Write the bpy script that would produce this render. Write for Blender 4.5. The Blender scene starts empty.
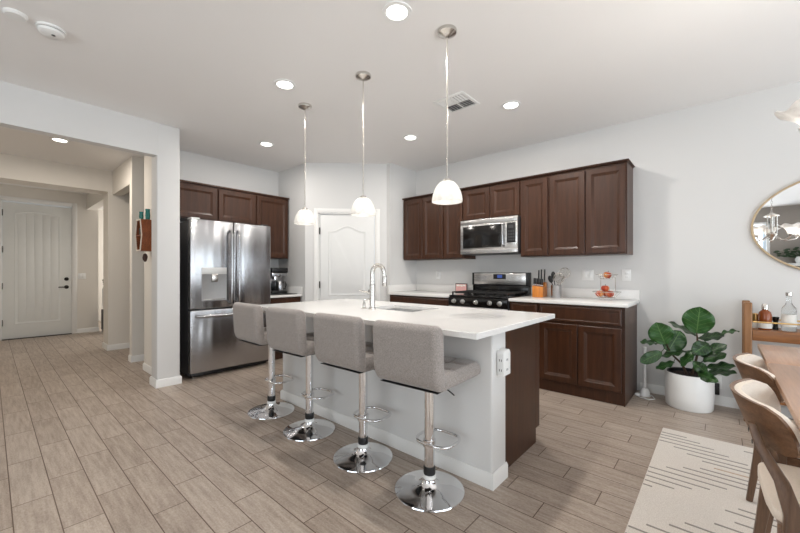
import bpy, bmesh, math, random
from mathutils import Vector, Matrix

random.seed(7)
SC = bpy.context.scene
COL = SC.collection
R = math.radians
PI = math.pi

# ------------------------------------------------------------------ camera, world, large lights, exposure
cam = bpy.data.cameras.new('camera')
cam.sensor_width = 36.0
cam.lens = 36.0 * 362.5 / 800.0
cam.shift_y = 5.8 / 800.0
cam.clip_start = 0.02
cam_o = bpy.data.objects.new('camera', cam)
COL.objects.link(cam_o)
cam_o.location = (0, 0, 1.195)
cam_o.rotation_euler = (R(90), 0, R(90 - 48.6))
SC.camera = cam_o

W = bpy.data.worlds.new('world')
SC.world = W
W.use_nodes = True
W.node_tree.nodes['Background'].inputs[0].default_value = (0.82, 0.91, 1.0, 1)
W.node_tree.nodes['Background'].inputs[1].default_value = 1.0


def area(name, loc, rot, sx, sy, power, color, shape='RECTANGLE'):
    l = bpy.data.lights.new(name, 'AREA')
    l.shape = shape
    l.size = sx
    l.size_y = sy
    l.energy = power
    l.color = color
    o = bpy.data.objects.new(name, l)
    COL.objects.link(o)
    o.location = loc
    o.rotation_euler = rot
    return o


H = 2.743
# daylight outside the sliding door in the right wall and the window in the rear wall
area('daylight_slider', (3.0, 0.4, 1.25), (0, R(90), 0), 2.2, 4.2, 108, (0.93, 0.95, 1.0))
area('added_window_light', (3.0, 3.45, 1.45), (0, R(90), 0), 1.7, 1.4, 42, (0.88, 0.94, 1.0))  # added lamp behind the extra right-wall window, brightens the floor there
area('daylight_rear', (-0.9, -3.95, 1.45), (R(90), 0, 0), 3.4, 1.9, 62, (0.92, 0.96, 1.0))
# added fill lamps, low outside slider and rear window, aimed up to brighten the ceiling
area('ceiling_fill_slider', (3.6, 0.4, 0.05), (0, R(128), 0), 1.6, 4.2, 130, (0.99, 0.98, 0.97))
area('ceiling_fill_rear', (-0.9, -4.6, 0.2), (R(128), 0, 0), 3.4, 1.6, 170, (0.99, 0.98, 0.97))
area('side_room_lamp', (-9.6, 3.3, 1.6), (R(-90), 0, 0), 1.4, 1.4, 60, (1.0, 0.98, 0.94))  # unseen area lamp standing inside the closed side room

VS = SC.view_settings
VS.view_transform = 'Standard'
VS.look = 'None'
VS.gamma = 1.0
VS.use_curve_mapping = False
VS.exposure = -0.25


# ------------------------------------------------------------------ materials
def srgb(r, g, b):
    f = lambda c: (c / 255 / 12.92) if c / 255 <= 0.04045 else ((c / 255 + 0.055) / 1.055) ** 2.4
    return (f(r), f(g), f(b), 1)


class NT:
    def __init__(s, name):
        s.m = bpy.data.materials.new(name)
        s.m.use_nodes = True
        s.t = s.m.node_tree
        s.b = s.t.nodes['Principled BSDF']

    def n(s, kind, **kw):
        nd = s.t.nodes.new(kind)
        for k, v in kw.items():
            if hasattr(nd, k) and k not in nd.inputs:
                setattr(nd, k, v)
            else:
                nd.inputs[k].default_value = v
        return nd

    def l(s, a, b):
        s.t.links.new(a, b)

    def obj(s, scale=(1, 1, 1), kind='Object'):
        tc = s.n('ShaderNodeTexCoord')
        mp = s.n('ShaderNodeMapping')
        mp.inputs['Scale'].default_value = scale
        s.l(tc.outputs[kind], mp.inputs['Vector'])
        return mp.outputs[0]

    def noise(s, vec, scale, detail=3, rough=0.55):
        nd = s.n('ShaderNodeTexNoise')
        nd.inputs['Scale'].default_value = scale
        nd.inputs['Detail'].default_value = detail
        nd.inputs['Roughness'].default_value = rough
        s.l(vec, nd.inputs['Vector'])
        return nd.outputs['Fac']

    def ramp(s, fac, stops):
        r = s.n('ShaderNodeValToRGB')
        e = r.color_ramp.elements
        e[0].position, e[0].color = stops[0]
        e[1].position, e[1].color = stops[-1]
        for p, c in stops[1:-1]:
            x = e.new(p)
            x.color = c
        s.l(fac, r.inputs[0])
        return r.outputs[0]

    def bump(s, h, strength, dist=0.002):
        b = s.n('ShaderNodeBump')
        b.inputs['Strength'].default_value = strength
        b.inputs['Distance'].default_value = dist
        s.l(h, b.inputs['Height'])
        s.l(b.outputs[0], s.b.inputs['Normal'])

    def math(s, op, a, b=None, c=None):
        nd = s.n('ShaderNodeMath', operation=op)
        for i, v in enumerate((a, b, c)):
            if v is None:
                continue
            if isinstance(v, (int, float)):
                nd.inputs[i].default_value = v
            else:
                s.l(v, nd.inputs[i])
        return nd.outputs[0]

    def set(s, **kw):
        for k, v in kw.items():
            s.b.inputs[k].default_value = v
        return s


def plain(name, col, rough=0.5, metal=0.0, nscale=40, var=0.04, bump=0.0, **kw):
    t = NT(name)
    v = t.obj()
    f = t.noise(v, nscale, 2)
    c0 = tuple(max(0, x * (1 - var)) for x in col[:3]) + (1,)
    c1 = tuple(min(1, x * (1 + var)) for x in col[:3]) + (1,)
    t.l(t.ramp(f, [(0.3, c0), (0.7, c1)]), t.b.inputs['Base Color'])
    t.set(Roughness=rough, Metallic=metal)
    for k, x in kw.items():
        t.b.inputs[k.replace('_', ' ')].default_value = x
    if bump:
        t.bump(f, bump)
    return t.m


def wood(name, dark, light, rough=0.4, axis=2, gscale=1.0, coat=0.0):
    t = NT(name)
    sc = [30 * gscale] * 3
    sc[axis] = 2.0 * gscale
    v = t.obj(tuple(sc))
    f = t.noise(v, 1.6, 5, 0.6)
    v2 = t.obj(tuple(x * 4 for x in sc))
    f2 = t.noise(v2, 2.0, 2)
    m = t.math('MULTIPLY_ADD', f2, 0.35, t.math('MULTIPLY', f, 0.75))
    t.l(t.ramp(m, [(0.35, dark), (0.72, light)]), t.b.inputs['Base Color'])
    t.set(Roughness=rough)
    t.b.inputs['Coat Weight'].default_value = coat
    t.b.inputs['Coat Roughness'].default_value = 0.25
    t.bump(m, 0.12, 0.001)
    return t.m


def emis(name, col, strength):
    t = NT(name)
    t.set(Roughness=0.4)
    t.b.inputs['Base Color'].default_value = col
    t.b.inputs['Emission Color'].default_value = col
    t.b.inputs['Emission Strength'].default_value = strength
    return t.m


def wallmat(name, col):
    t = NT(name)
    v = t.obj()
    f = t.noise(v, 90, 3, 0.6)
    f2 = t.noise(v, 1.2, 2)
    c = tuple(x * 0.985 for x in col[:3]) + (1,)
    t.l(t.ramp(f2, [(0.3, c), (0.7, col)]), t.b.inputs['Base Color'])
    t.set(Roughness=0.75)
    t.bump(f, 0.12, 0.0015)
    return t.m


M = {}
M['wall'] = wallmat('painted_wall', srgb(217, 216, 214))
M['wall_hall'] = wallmat('painted_hall_wall', srgb(226, 221, 213))
M['ceiling'] = wallmat('painted_ceiling', srgb(240, 238, 236))
M['trim'] = plain('white_trim_paint', srgb(232, 231, 228), 0.4, nscale=8, var=0.01)
M['door'] = plain('white_door_paint', srgb(224, 224, 222), 0.42, nscale=8, var=0.01)
M['entry'] = plain('entry_door_paint', srgb(228, 229, 226), 0.45, nscale=8, var=0.01)
M['cab'] = wood('espresso_cabinet_wood', srgb(50, 28, 15), srgb(75, 45, 28), 0.34, 2, 0.6, 0.03)
M['cab'].node_tree.nodes['Principled BSDF'].inputs['Specular IOR Level'].default_value = 0.36
M['quartz'] = plain('white_quartz', srgb(236, 234, 231), 0.16, nscale=120, var=0.025)
M['white_plastic'] = plain('white_plastic', srgb(236, 236, 234), 0.35, nscale=10, var=0.01)
M['black'] = plain('black_plastic', srgb(18, 18, 19), 0.35, nscale=30, var=0.1)
M['iron'] = plain('cast_iron', srgb(24, 23, 22), 0.6, nscale=120, var=0.2, bump=0.3)
M['enamel'] = plain('black_enamel', srgb(20, 18, 17), 0.15, nscale=30, var=0.1)
M['chrome'] = plain('chrome', (0.82, 0.82, 0.83, 1), 0.06, 1.0, 5, 0.01)
M['nickel'] = plain('brushed_nickel', (0.62, 0.59, 0.55, 1), 0.26, 1.0, 60, 0.05)
M['bronze'] = plain('dark_bronze', srgb(38, 33, 30), 0.4, 0.7, 50, 0.1)
M['brass'] = plain('brass', srgb(214, 176, 116), 0.28, 1.0, 60, 0.05)
M['pot'] = plain('white_ceramic', srgb(238, 238, 236), 0.35, nscale=30, var=0.01)
M['soil'] = plain('potting_soil', srgb(46, 32, 25), 0.95, nscale=150, var=0.5, bump=0.8)
M['bark'] = plain('plant_stem', srgb(72, 54, 40), 0.8, nscale=80, var=0.3, bump=0.4)
M['black_side'] = plain('dark_grey_painted_steel', srgb(58, 58, 60), 0.45, nscale=60, var=0.05)
M['teal'] = plain('teal_glazed_ceramic', srgb(38, 120, 112), 0.2, nscale=30, var=0.25)
M['orange_wood'] = wood('honey_oak', srgb(176, 98, 26), srgb(214, 134, 46), 0.4, 2, 1.2, 0.2)
M['shelf_wood'] = wood('red_brown_wood', srgb(104, 52, 24), srgb(150, 82, 42), 0.45, 2, 1.0)
M['walnut'] = wood('walnut', srgb(88, 61, 42), srgb(130, 96, 70), 0.4, 1, 0.9, 0.1)
M['walnut_v'] = wood('walnut_upright', srgb(80, 58, 42), srgb(116, 87, 65), 0.42, 2, 0.9, 0.1)
M['table'] = wood('table_veneer', srgb(150, 110, 82), srgb(188, 148, 120), 0.3, 1, 0.7, 0.3)
M['cart_wood'] = wood('cart_wood', srgb(112, 70, 36), srgb(150, 98, 54), 0.4, 0, 1.0, 0.15)
M['cart_post'] = wood('cart_post_wood', srgb(112, 74, 40), srgb(150, 104, 60), 0.4, 2, 1.0, 0.15)
M['pad'] = plain('cream_upholstery', srgb(226, 214, 200), 0.9, nscale=300, var=0.06, bump=0.3)
M['pink'] = plain('dusty_pink_print', srgb(206, 158, 154), 0.7, nscale=60, var=0.08)
M['label'] = plain('paper_label', srgb(224, 222, 216), 0.7, nscale=40, var=0.03)
M['amber'] = plain('amber_liquid', srgb(132, 66, 28), 0.08, nscale=20, var=0.1)
M['bluish'] = emis('lit_display', srgb(60, 86, 160), 0.5)
M['digits'] = emis('lit_digits', srgb(190, 215, 255), 1.2)
M['bulb'] = emis('lit_bulb', (1.0, 0.95, 0.86, 1), 3.0)
M['lens'] = emis('lit_lens', (1.0, 0.97, 0.92, 1), 7.0)
M['frame_wood'] = plain('pale_gold_frame', srgb(188, 166, 134), 0.4, 0.2, 60, 0.05)
M['mirror'] = plain('mirror_silver', (0.86, 0.87, 0.88, 1), 0.01, 1.0, 3, 0.005)
M['green_small'] = plain('small_plant_green', srgb(46, 66, 40), 0.6, nscale=60, var=0.3)
M['rock'] = plain('dark_brown_stone', srgb(66, 44, 36), 0.6, nscale=60, var=0.3, bump=0.5)
M['darkwood'] = plain('dark_cabinet', srgb(30, 22, 20), 0.5, nscale=30, var=0.2)


def glass(name, col=(1, 1, 1, 1), rough=0.0):
    t = NT(name)
    t.set(Roughness=rough, IOR=1.3)
    t.b.inputs['Base Color'].default_value = col
    t.b.inputs['Transmission Weight'].default_value = 1.0
    f = t.noise(t.obj(), 20, 1)
    t.bump(f, 0.02)
    return t.m


M['glass'] = glass('clear_glass', (0.92, 0.95, 0.96, 1))


def window_glass():
    t = NT('window_glass')
    tr = t.n('ShaderNodeBsdfTransparent')
    tr.inputs[0].default_value = (0.95, 0.97, 0.98, 1)
    gl = t.n('ShaderNodeBsdfGlossy')
    gl.inputs['Roughness'].default_value = 0.02
    mx = t.n('ShaderNodeMixShader')
    f = t.noise(t.obj(), 3, 1)
    t.l(t.math('MULTIPLY_ADD', f, 0.01, 0.06), mx.inputs[0])
    t.l(tr.outputs[0], mx.inputs[1])
    t.l(gl.outputs[0], mx.inputs[2])
    t.l(mx.outputs[0], t.t.nodes['Material Output'].inputs[0])
    return t.m


M['window_glass'] = window_glass()


def steel(name, axis, col=(0.44, 0.44, 0.45, 1), rough=0.25):
    t = NT(name)
    sc = [3.0] * 3
    sc = [260.0, 260.0, 260.0]
    sc[axis] = 2.0
    f = t.noise(t.obj(tuple(sc)), 1.0, 3)
    big = t.noise(t.obj((7, 7, 0.6)), 1.0, 1)
    t.b.inputs['Base Color'].default_value = col
    t.set(Metallic=1.0)
    t.l(t.math('MULTIPLY_ADD', f, 0.12, rough - 0.06), t.b.inputs['Roughness'])
    h = t.math('MULTIPLY_ADD', big, 1.0, t.math('MULTIPLY', f, 0.008))
    t.bump(h, 0.5, 0.025)
    return t.m


M['steel'] = steel('brushed_stainless', 1)
M['steel_x'] = steel('brushed_stainless_wide', 0, (0.62, 0.61, 0.60, 1), 0.28)
M['basin'] = plain('satin_stainless', (0.6, 0.6, 0.6, 1), 0.3, 1.0, 80, 0.05)
M['silver_plastic'] = plain('silver_grey_plastic', srgb(150, 150, 150), 0.4, 0.25, 40, 0.03)
M['silver_light'] = plain('pale_silver_plastic', srgb(208, 208, 206), 0.4, 0.15, 40, 0.03)


def fabric(name, c0, c1):
    t = NT(name)
    v = t.obj()
    a = t.noise(t.obj((620, 620, 210)), 1.0, 2)
    b = t.noise(t.obj((210, 210, 620)), 1.0, 2)
    m = t.math('MULTIPLY_ADD', a, 0.5, t.math('MULTIPLY', b, 0.5))
    t.l(t.ramp(m, [(0.36, c0), (0.64, c1)]), t.b.inputs['Base Color'])
    t.set(Roughness=0.95)
    t.b.inputs['Sheen Weight'].default_value = 0.25
    t.bump(m, 0.35, 0.0015)
    return t.m


M['tweed'] = fabric('grey_tweed', srgb(112, 104, 99), srgb(176, 168, 162))
M['rug'] = fabric('rug_pile', srgb(202, 192, 181), srgb(236, 229, 220))
M['rug_line'] = fabric('rug_grey_line', srgb(128, 120, 112), srgb(158, 149, 139))
M['rug_tan'] = fabric('rug_tan_line', srgb(172, 146, 118), srgb(196, 170, 140))


def alabaster(name, strength):
    t = NT(name)
    f = t.noise(t.obj(), 26, 4, 0.65)
    c = t.ramp(f, [(0.35, (0.80, 0.79, 0.77, 1)), (0.65, (0.97, 0.96, 0.94, 1))])
    t.l(c, t.b.inputs['Base Color'])
    t.l(c, t.b.inputs['Emission Color'])
    t.b.inputs['Emission Strength'].default_value = strength
    t.set(Roughness=0.3)
    tl = t.n('ShaderNodeBsdfTranslucent')
    t.l(c, tl.inputs[0])
    mx = t.n('ShaderNodeMixShader')
    mx.inputs[0].default_value = 0.55
    t.l(t.b.outputs[0], mx.inputs[1])
    t.l(tl.outputs[0], mx.inputs[2])
    t.l(mx.outputs[0], t.t.nodes['Material Output'].inputs[0])
    return t.m


M['alabaster'] = alabaster('alabaster_glass', 0.04)
M['alabaster_c'] = alabaster('frosted_glass_shade', 0.05)


def floor_mat():
    """wood-look porcelain planks 0.152 x 0.61, laid along X, a third offset per row"""
    t = NT('wood_look_tile')
    tc = t.n('ShaderNodeTexCoord')
    sp = t.n('ShaderNodeSeparateXYZ')
    t.l(tc.outputs['Object'], sp.inputs[0])
    X, Y = sp.outputs[0], sp.outputs[1]
    Wd, L = 0.1524, 0.605
    yv = t.math('DIVIDE', t.math('SUBTRACT', Y, 0.076), Wd)
    row = t.math('FLOOR', yv)
    yf = t.math('FRACT', yv)
    xv = t.math('ADD', t.math('DIVIDE', t.math('ADD', X, 20.24), L), t.math('MULTIPLY', row, 0.334))
    col = t.math('FLOOR', xv)
    xf = t.math('FRACT', xv)
    ey = t.math('MULTIPLY', t.math('MINIMUM', yf, t.math('SUBTRACT', 1.0, yf)), Wd)
    ex = t.math('MULTIPLY', t.math('MINIMUM', xf, t.math('SUBTRACT', 1.0, xf)), L)
    e = t.math('MINIMUM', ex, ey)
    seam = t.math('LESS_THAN', e, 0.0024)
    cv = t.n('ShaderNodeCombineXYZ')
    t.l(row, cv.inputs[0])
    t.l(col, cv.inputs[1])
    wn = t.n('ShaderNodeTexWhiteNoise')
    t.l(cv.outputs[0], wn.inputs['Vector'])
    # grain: per-plank shifted stretched noise
    sh = t.n('ShaderNodeVectorMath', operation='MULTIPLY_ADD')
    t.l(wn.outputs['Color'], sh.inputs[0])
    sh.inputs[1].default_value = (7, 7, 7)
    t.l(tc.outputs['Object'], sh.inputs[2])
    mp = t.n('ShaderNodeMapping')
    mp.inputs['Scale'].default_value = (3.2, 34, 1)
    t.l(sh.outputs[0], mp.inputs['Vector'])
    g = t.noise(mp.outputs[0], 1.4, 6, 0.62)
    mp2 = t.n('ShaderNodeMapping')
    mp2.inputs['Scale'].default_value = (60, 110, 1)
    t.l(sh.outputs[0], mp2.inputs['Vector'])
    g2 = t.noise(mp2.outputs[0], 1.2, 3, 0.7)
    tone = t.math('MULTIPLY_ADD', wn.outputs['Value'], 0.07, t.math('MULTIPLY_ADD', g, 0.50, t.math('MULTIPLY', g2, 0.40)))
    c = t.ramp(tone, [(0.32, srgb(130, 115, 102)), (0.49, srgb(166, 151, 138)), (0.64, srgb(187, 174, 161))])
    mx = t.n('ShaderNodeMix', data_type='RGBA')
    t.l(seam, mx.inputs['Factor'])
    t.l(c, mx.inputs['A'])
    mx.inputs['B'].default_value = srgb(84, 62, 46)
    t.l(mx.outputs['Result'], t.b.inputs['Base Color'])
    t.l(t.math('MULTIPLY_ADD', g2, 0.2, 0.30), t.b.inputs['Roughness'])
    hh = t.math('SUBTRACT', t.math('MULTIPLY', tone, 0.25), seam)
    t.bump(hh, 0.25, 0.0015)
    return t.m


M['floor'] = floor_mat()
M['wall_rear'] = wallmat('taupe_accent_wall', srgb(152, 144, 136))


def leaf_mat():
    t = NT('fiddle_leaf')
    tc = t.n('ShaderNodeTexCoord')
    sp = t.n('ShaderNodeSeparateXYZ')
    t.l(tc.outputs['UV'], sp.inputs[0])
    u = t.math('ABSOLUTE', t.math('SUBTRACT', sp.outputs[0], 0.5))
    v = sp.outputs[1]
    mid = t.math('LESS_THAN', u, 0.018)
    w = t.math('FRACT', t.math('MULTIPLY', t.math('SUBTRACT', v, t.math('MULTIPLY', u, 0.55)), 6.5))
    vein = t.math('LESS_THAN', w, 0.07)
    vv = t.math('MAXIMUM', mid, vein)
    f = t.noise(t.obj(), 30, 4)
    oi = t.n('ShaderNodeObjectInfo')
    k = t.math('MULTIPLY_ADD', oi.outputs['Random'], 0.35, t.math('MULTIPLY', f, 0.7))
    c = t.ramp(k, [(0.3, srgb(13, 42, 17)), (0.7, srgb(42, 86, 34))])
    mx = t.n('ShaderNodeMix', data_type='RGBA')
    t.l(t.math('MULTIPLY', vv, 0.55), mx.inputs['Factor'])
    t.l(c, mx.inputs['A'])
    mx.inputs['B'].default_value = srgb(112, 146, 84)
    t.l(mx.outputs['Result'], t.b.inputs['Base Color'])
    t.set(Roughness=0.33)
    t.bump(t.math('SUBTRACT', f, vv), 0.2, 0.002)
    return t.m


M['leaf'] = leaf_mat()
M['apple'] = None
t_ = NT('apple_skin')
f_ = t_.noise(t_.obj((14, 14, 5)), 1.5, 3)
t_.l(t_.ramp(f_, [(0.38, srgb(150, 50, 30)), (0.52, srgb(186, 84, 46)), (0.72, srgb(220, 164, 84))]), t_.b.inputs['Base Color'])
t_.set(Roughness=0.3)
M['apple'] = t_.m


# ------------------------------------------------------------------ mesh helpers
class MB:
    """collects shapes into one mesh"""

    def __init__(s):
        s.bm = bmesh.new()
        s.mi = 0

    def _add(s, tmp, mat=None):
        if mat is not None:
            bmesh.ops.transform(tmp, matrix=mat, verts=tmp.verts)
        me = bpy.data.meshes.new('tmp')
        for f in tmp.faces:
            f.material_index = s.mi
        tmp.to_mesh(me)
        tmp.free()
        s.bm.from_mesh(me)
        bpy.data.meshes.remove(me)
        return s

    def box(s, x0, x1, y0, y1, z0, z1, bev=0.0, seg=2, mat=None):
        t = bmesh.new()
        bmesh.ops.create_cube(t, size=1.0)
        for v in t.verts:
            v.co = Vector(((x0 + x1) / 2 + v.co.x * (x1 - x0), (y0 + y1) / 2 + v.co.y * (y1 - y0), (z0 + z1) / 2 + v.co.z * (z1 - z0)))
        if bev > 0:
            bmesh.ops.bevel(t, geom=list(t.edges), offset=bev, segments=seg, profile=0.5, affect='EDGES', clamp_overlap=True)
        return s._add(t, mat)

    def lathe(s, prof, n=32, c=(0, 0, 0), mat=None, cap=False, wave=None):
        t = bmesh.new()
        rings = []
        for i, (r, z) in enumerate(prof):
            ring = []
            for k in range(n):
                a = 2 * PI * k / n
                rr = r
                zz = z
                if wave:
                    rr, zz = wave(r, z, a, i / (len(prof) - 1))
                ring.append(t.verts.new((c[0] + rr * math.cos(a), c[1] + rr * math.sin(a), c[2] + zz)))
            rings.append(ring)
        for a, b in zip(rings, rings[1:]):
            for k in range(n):
                t.faces.new((a[k], a[(k + 1) % n], b[(k + 1) % n], b[k]))
        if cap:
            t.faces.new(list(reversed(rings[0])))
            t.faces.new(rings[-1])
        bmesh.ops.remove_doubles(t, verts=t.verts, dist=1e-6)
        bmesh.ops.recalc_face_normals(t, faces=t.faces)
        return s._add(t, mat)

    def cyl(s, p0, p1, r0, r1=None, n=20):
        return s.tube([p0, p1], [r0, r0 if r1 is None else r1], n)

    def tube(s, pts, rad, n=10, closed=False, flat=1.0):
        pts = [Vector(p) for p in pts]
        if not isinstance(rad, (list, tuple)):
            rad = [rad] * len(pts)
        t = bmesh.new()
        m = len(pts)
        tang = []
        for i in range(m):
            if closed:
                d = pts[(i + 1) % m] - pts[i - 1]
            else:
                d = pts[min(i + 1, m - 1)] - pts[max(i - 1, 0)]
            tang.append(d.normalized())
        up = Vector((0, 0, 1)) if abs(tang[0].z) < 0.9 else Vector((1, 0, 0))
        nrm = (up - tang[0] * up.dot(tang[0])).normalized()
        rings = []
        for i in range(m):
            nrm = (nrm - tang[i] * nrm.dot(tang[i])).normalized()
            bi = tang[i].cross(nrm)
            rings.append([t.verts.new(pts[i] + (nrm * math.cos(2 * PI * k / n) + bi * math.sin(2 * PI * k / n) * flat) * rad[i]) for k in range(n)])
        for i in range(m if closed else m - 1):
            a, b = rings[i], rings[(i + 1) % m]
            for k in range(n):
                t.faces.new((a[k], a[(k + 1) % n], b[(k + 1) % n], b[k]))
        if not closed:
            t.faces.new(list(reversed(rings[0])))
            t.faces.new(rings[-1])
        bmesh.ops.recalc_face_normals(t, faces=t.faces)
        return s._add(t)

    def prism(s, poly, y0, y1, mat=None, bev=0.0):
        """poly in (x, z), extruded along y"""
        t = bmesh.new()
        a = [t.verts.new((x, y0, z)) for x, z in poly]
        b = [t.verts.new((x, y1, z)) for x, z in poly]
        n = len(poly)
        t.faces.new(a)
        t.faces.new(list(reversed(b)))
        for k in range(n):
            t.faces.new((a[k], b[k], b[(k + 1) % n], a[(k + 1) % n]))
        bmesh.ops.recalc_face_normals(t, faces=t.faces)
        if bev:
            bmesh.ops.bevel(t, geom=list(t.edges), offset=bev, segments=2, profile=0.5, affect='EDGES', clamp_overlap=True)
        return s._add(t, mat)

    def loops(s, loops, back=None, mat=None, flip=False):
        """list of point loops (same count): skin between, cap the last; back = depth of a flat back"""
        t = bmesh.new()
        rings = [[t.verts.new(p) for p in lp] for lp in loops]
        n = len(rings[0])
        for a, b in zip(rings, rings[1:]):
            for k in range(n):
                t.faces.new((a[k], a[(k + 1) % n], b[(k + 1) % n], b[k]))
        t.faces.new(rings[-1])
        if back is not None:
            t.faces.new(list(reversed(rings[0])))
        bmesh.ops.recalc_face_normals(t, faces=t.faces)
        return s._add(t, mat)

    def sphere(s, c, r, sx=1, sy=1, sz=1, seg=20):
        t = bmesh.new()
        bmesh.ops.create_uvsphere(t, u_segments=seg, v_segments=seg // 2, radius=1)
        for v in t.verts:
            v.co = Vector((c[0] + v.co.x * r * sx, c[1] + v.co.y * r * sy, c[2] + v.co.z * r * sz))
        return s._add(t)

    def build(s, name, mats, parent=None, loc=(0, 0, 0), rotz=0.0, smooth=38):
        me = bpy.data.meshes.new(name)
        s.bm.to_mesh(me)
        s.bm.free()
        if not isinstance(mats, (list, tuple)):
            mats = [mats]
        for m in mats:
            me.materials.append(m)
        for p in me.polygons:
            p.use_smooth = True
        if mats[0] is M['cab']:
            smooth = 12
        me.set_sharp_from_angle(angle=R(smooth))
        o = bpy.data.objects.new(name, me)
        COL.objects.link(o)
        o.parent = parent
        o.location = loc
        o.rotation_euler = (0, 0, rotz)
        return o


def tag(o, label, cat, group=None, kind=None):
    o['label'] = label
    o['category'] = cat
    if group:
        o['group'] = group
    if kind:
        o['kind'] = kind
    return o


def thing(name, label, cat, loc=(0, 0, 0), rotz=0.0, group=None):
    o = bpy.data.objects.new(name, None)
    o.empty_display_size = 0.05
    COL.objects.link(o)
    o.location = loc
    o.rotation_euler = (0, 0, rotz)
    return tag(o, label, cat, group)


def struct(o, label=None):
    o['kind'] = 'structure'
    if label:
        o['label'] = label
    return o


def copy_tree(o, parent=None):
    kids = [c for c in bpy.data.objects if c.parent == o]
    c = o.copy()
    COL.objects.link(c)
    c.parent = parent
    for k in kids:
        copy_tree(k, c)
    return c


def sbox(name, m, x0, x1, y0, y1, z0, z1, bev=0.0, label=None):
    return struct(MB().box(x0, x1, y0, y1, z0, z1, bev).build(name, m), label)


def rect_loop(x0, x1, z0, z1, ins, y):
    return [(x0 + ins, y, z0 + ins), (x1 - ins, y, z0 + ins), (x1 - ins, y, z1 - ins), (x0 + ins, y, z1 - ins)]


def cab_door(mb, x0, x1, z0, z1, th=0.02, stile=0.052):
    """shaker/raised-bead cabinet door: back at y=0, front at y=-th"""
    L = lambda i, y: rect_loop(x0, x1, z0, z1, i, y)
    lo = [L(0, 0), L(0, -th + 0.004), L(0.004, -th), L(stile, -th), L(stile + 0.003, -th + 0.003), L(stile + 0.022, -th + 0.011), L(stile + 0.025, -th + 0.013)]
    mb.loops(lo, back=0)
    return mb


def slab_front(mb, x0, x1, z0, z1, th=0.02):
    L = lambda i, y: rect_loop(x0, x1, z0, z1, i, y)
    mb.loops([L(0, 0), L(0, -th + 0.006), L(0.010, -th), L(0.022, -th), L(0.026, -th + 0.003)], back=0)
    return mb


# ------------------------------------------------------------------ the room
YW, XC, XF, YR, XP = 4.347, -4.357, -5.123, 2.965, -3.496
PA, PB = (-4.372, 2.965), (-3.564, 3.755)
struct(MB().box(-12.5, 2.9, -3.8, 4.6, -0.1, 0.0).build('floor', M['floor']), 'wood-look plank tile floor')
struct(MB().box(-12.5, 2.9, -3.8, 4.6, H, H + 0.1).build('ceiling', M['ceiling']), 'white painted ceiling')

sbox('wall_back', M['wall'], XP - 0.1, 2.82, YW, YW + 0.12, 0, H, label='white wall behind the range')
sbox('wall_pantry_right', M['wall'], XP - 0.12, XP, PB[1], YW + 0.1, 0, H)
sbox('wall_fridge', M['wall'], XF - 0.12, XF, 1.36, YR + 0.1, 0, H)
sbox('wall_pantry_left', M['wall'], XF - 0.12, PA[0], YR, YR + 0.12, 0, H)

# diagonal pantry wall with a door opening: local x along the wall, local -y faces the kitchen
dx, dy = PB[0] - PA[0], PB[1] - PA[1]
PL = math.hypot(dx, dy)
PANG = math.atan2(dy, dx)
d0, d1, dh = 0.165, 0.975, 2.035
mb = MB()
mb.box(-0.02, d0, 0, 0.12, 0, H).box(d1, PL + 0.05, 0, 0.12, 0, H).box(d0, d1, 0, 0.12, dh, H)
struct(mb.build('wall_pantry_front', M['wall'], loc=(PA[0], PA[1], 0), rotz=PANG))
mb = MB()
for (a, b, z0, z1) in ((d0 - 0.06, d0, 0, dh + 0.06), (d1, d1 + 0.06, 0, dh + 0.06), (d0, d1, dh, dh + 0.06)):
    mb.box(a, b, -0.016, -0.001, z0, z1, 0.004)
mb.box(d0, d0 + 0.018, -0.001, 0.11, 0, dh).box(d1 - 0.018, d1, -0.001, 0.11, 0, dh).box(d0, d1, -0.001, 0.11, dh - 0.018, dh)
struct(mb.build('trim_1', M['trim'], loc=(PA[0], PA[1], 0), rotz=PANG), 'white casing around the pantry door')


def arch_loop(x0, x1, z0, z1, rise, ins, y, n=18, ogee=True):
    """panel outline with an arched (cathedral) top"""
    pts = [(x0 + ins, y, z0 + ins), (x1 - ins, y, z0 + ins)]
    for k in range(n + 1):
        t = 1 - k / n
        x = (x0 + ins) + (x1 - x0 - 2 * ins) * t
        u = abs(2 * t - 1)
        bump = 0.5 * (1 + math.cos(PI * min(1, u / 0.86))) if ogee else math.sqrt(max(0, 1 - (u * 0.92) ** 2))
        pts.append((x, y, z1 - ins - rise + rise * bump))
    return pts


def interior_door(name, w, h, label, loc, rotz):
    root = thing(name, label, 'door', loc, rotz)
    del root['category']
    struct(root)
    mb = MB()
    mb.box(0, w, 0.0, 0.035, 0.012, h, 0.002)
    leaf = mb.build('door_leaf', M['door'], root)
    for (z0, z1, rise) in ((0.86, h - 0.15, 0.075), (0.14, 0.72, 0.0)):
        p = MB()
        if rise:
            A = lambda i, y: arch_loop(0.115, w - 0.115, z0, z1, rise, i, y)
        else:
            A = lambda i, y: rect_loop(0.115, w - 0.115, z0, z1, i, y)
        p.loops([A(0, -0.0005), A(0.006, -0.007), A(0.018, -0.007), A(0.026, -0.002), A(0.040, -0.002), A(0.056, -0.008)])
        p.build('door_panel', M['door'], root)
    return root


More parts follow.
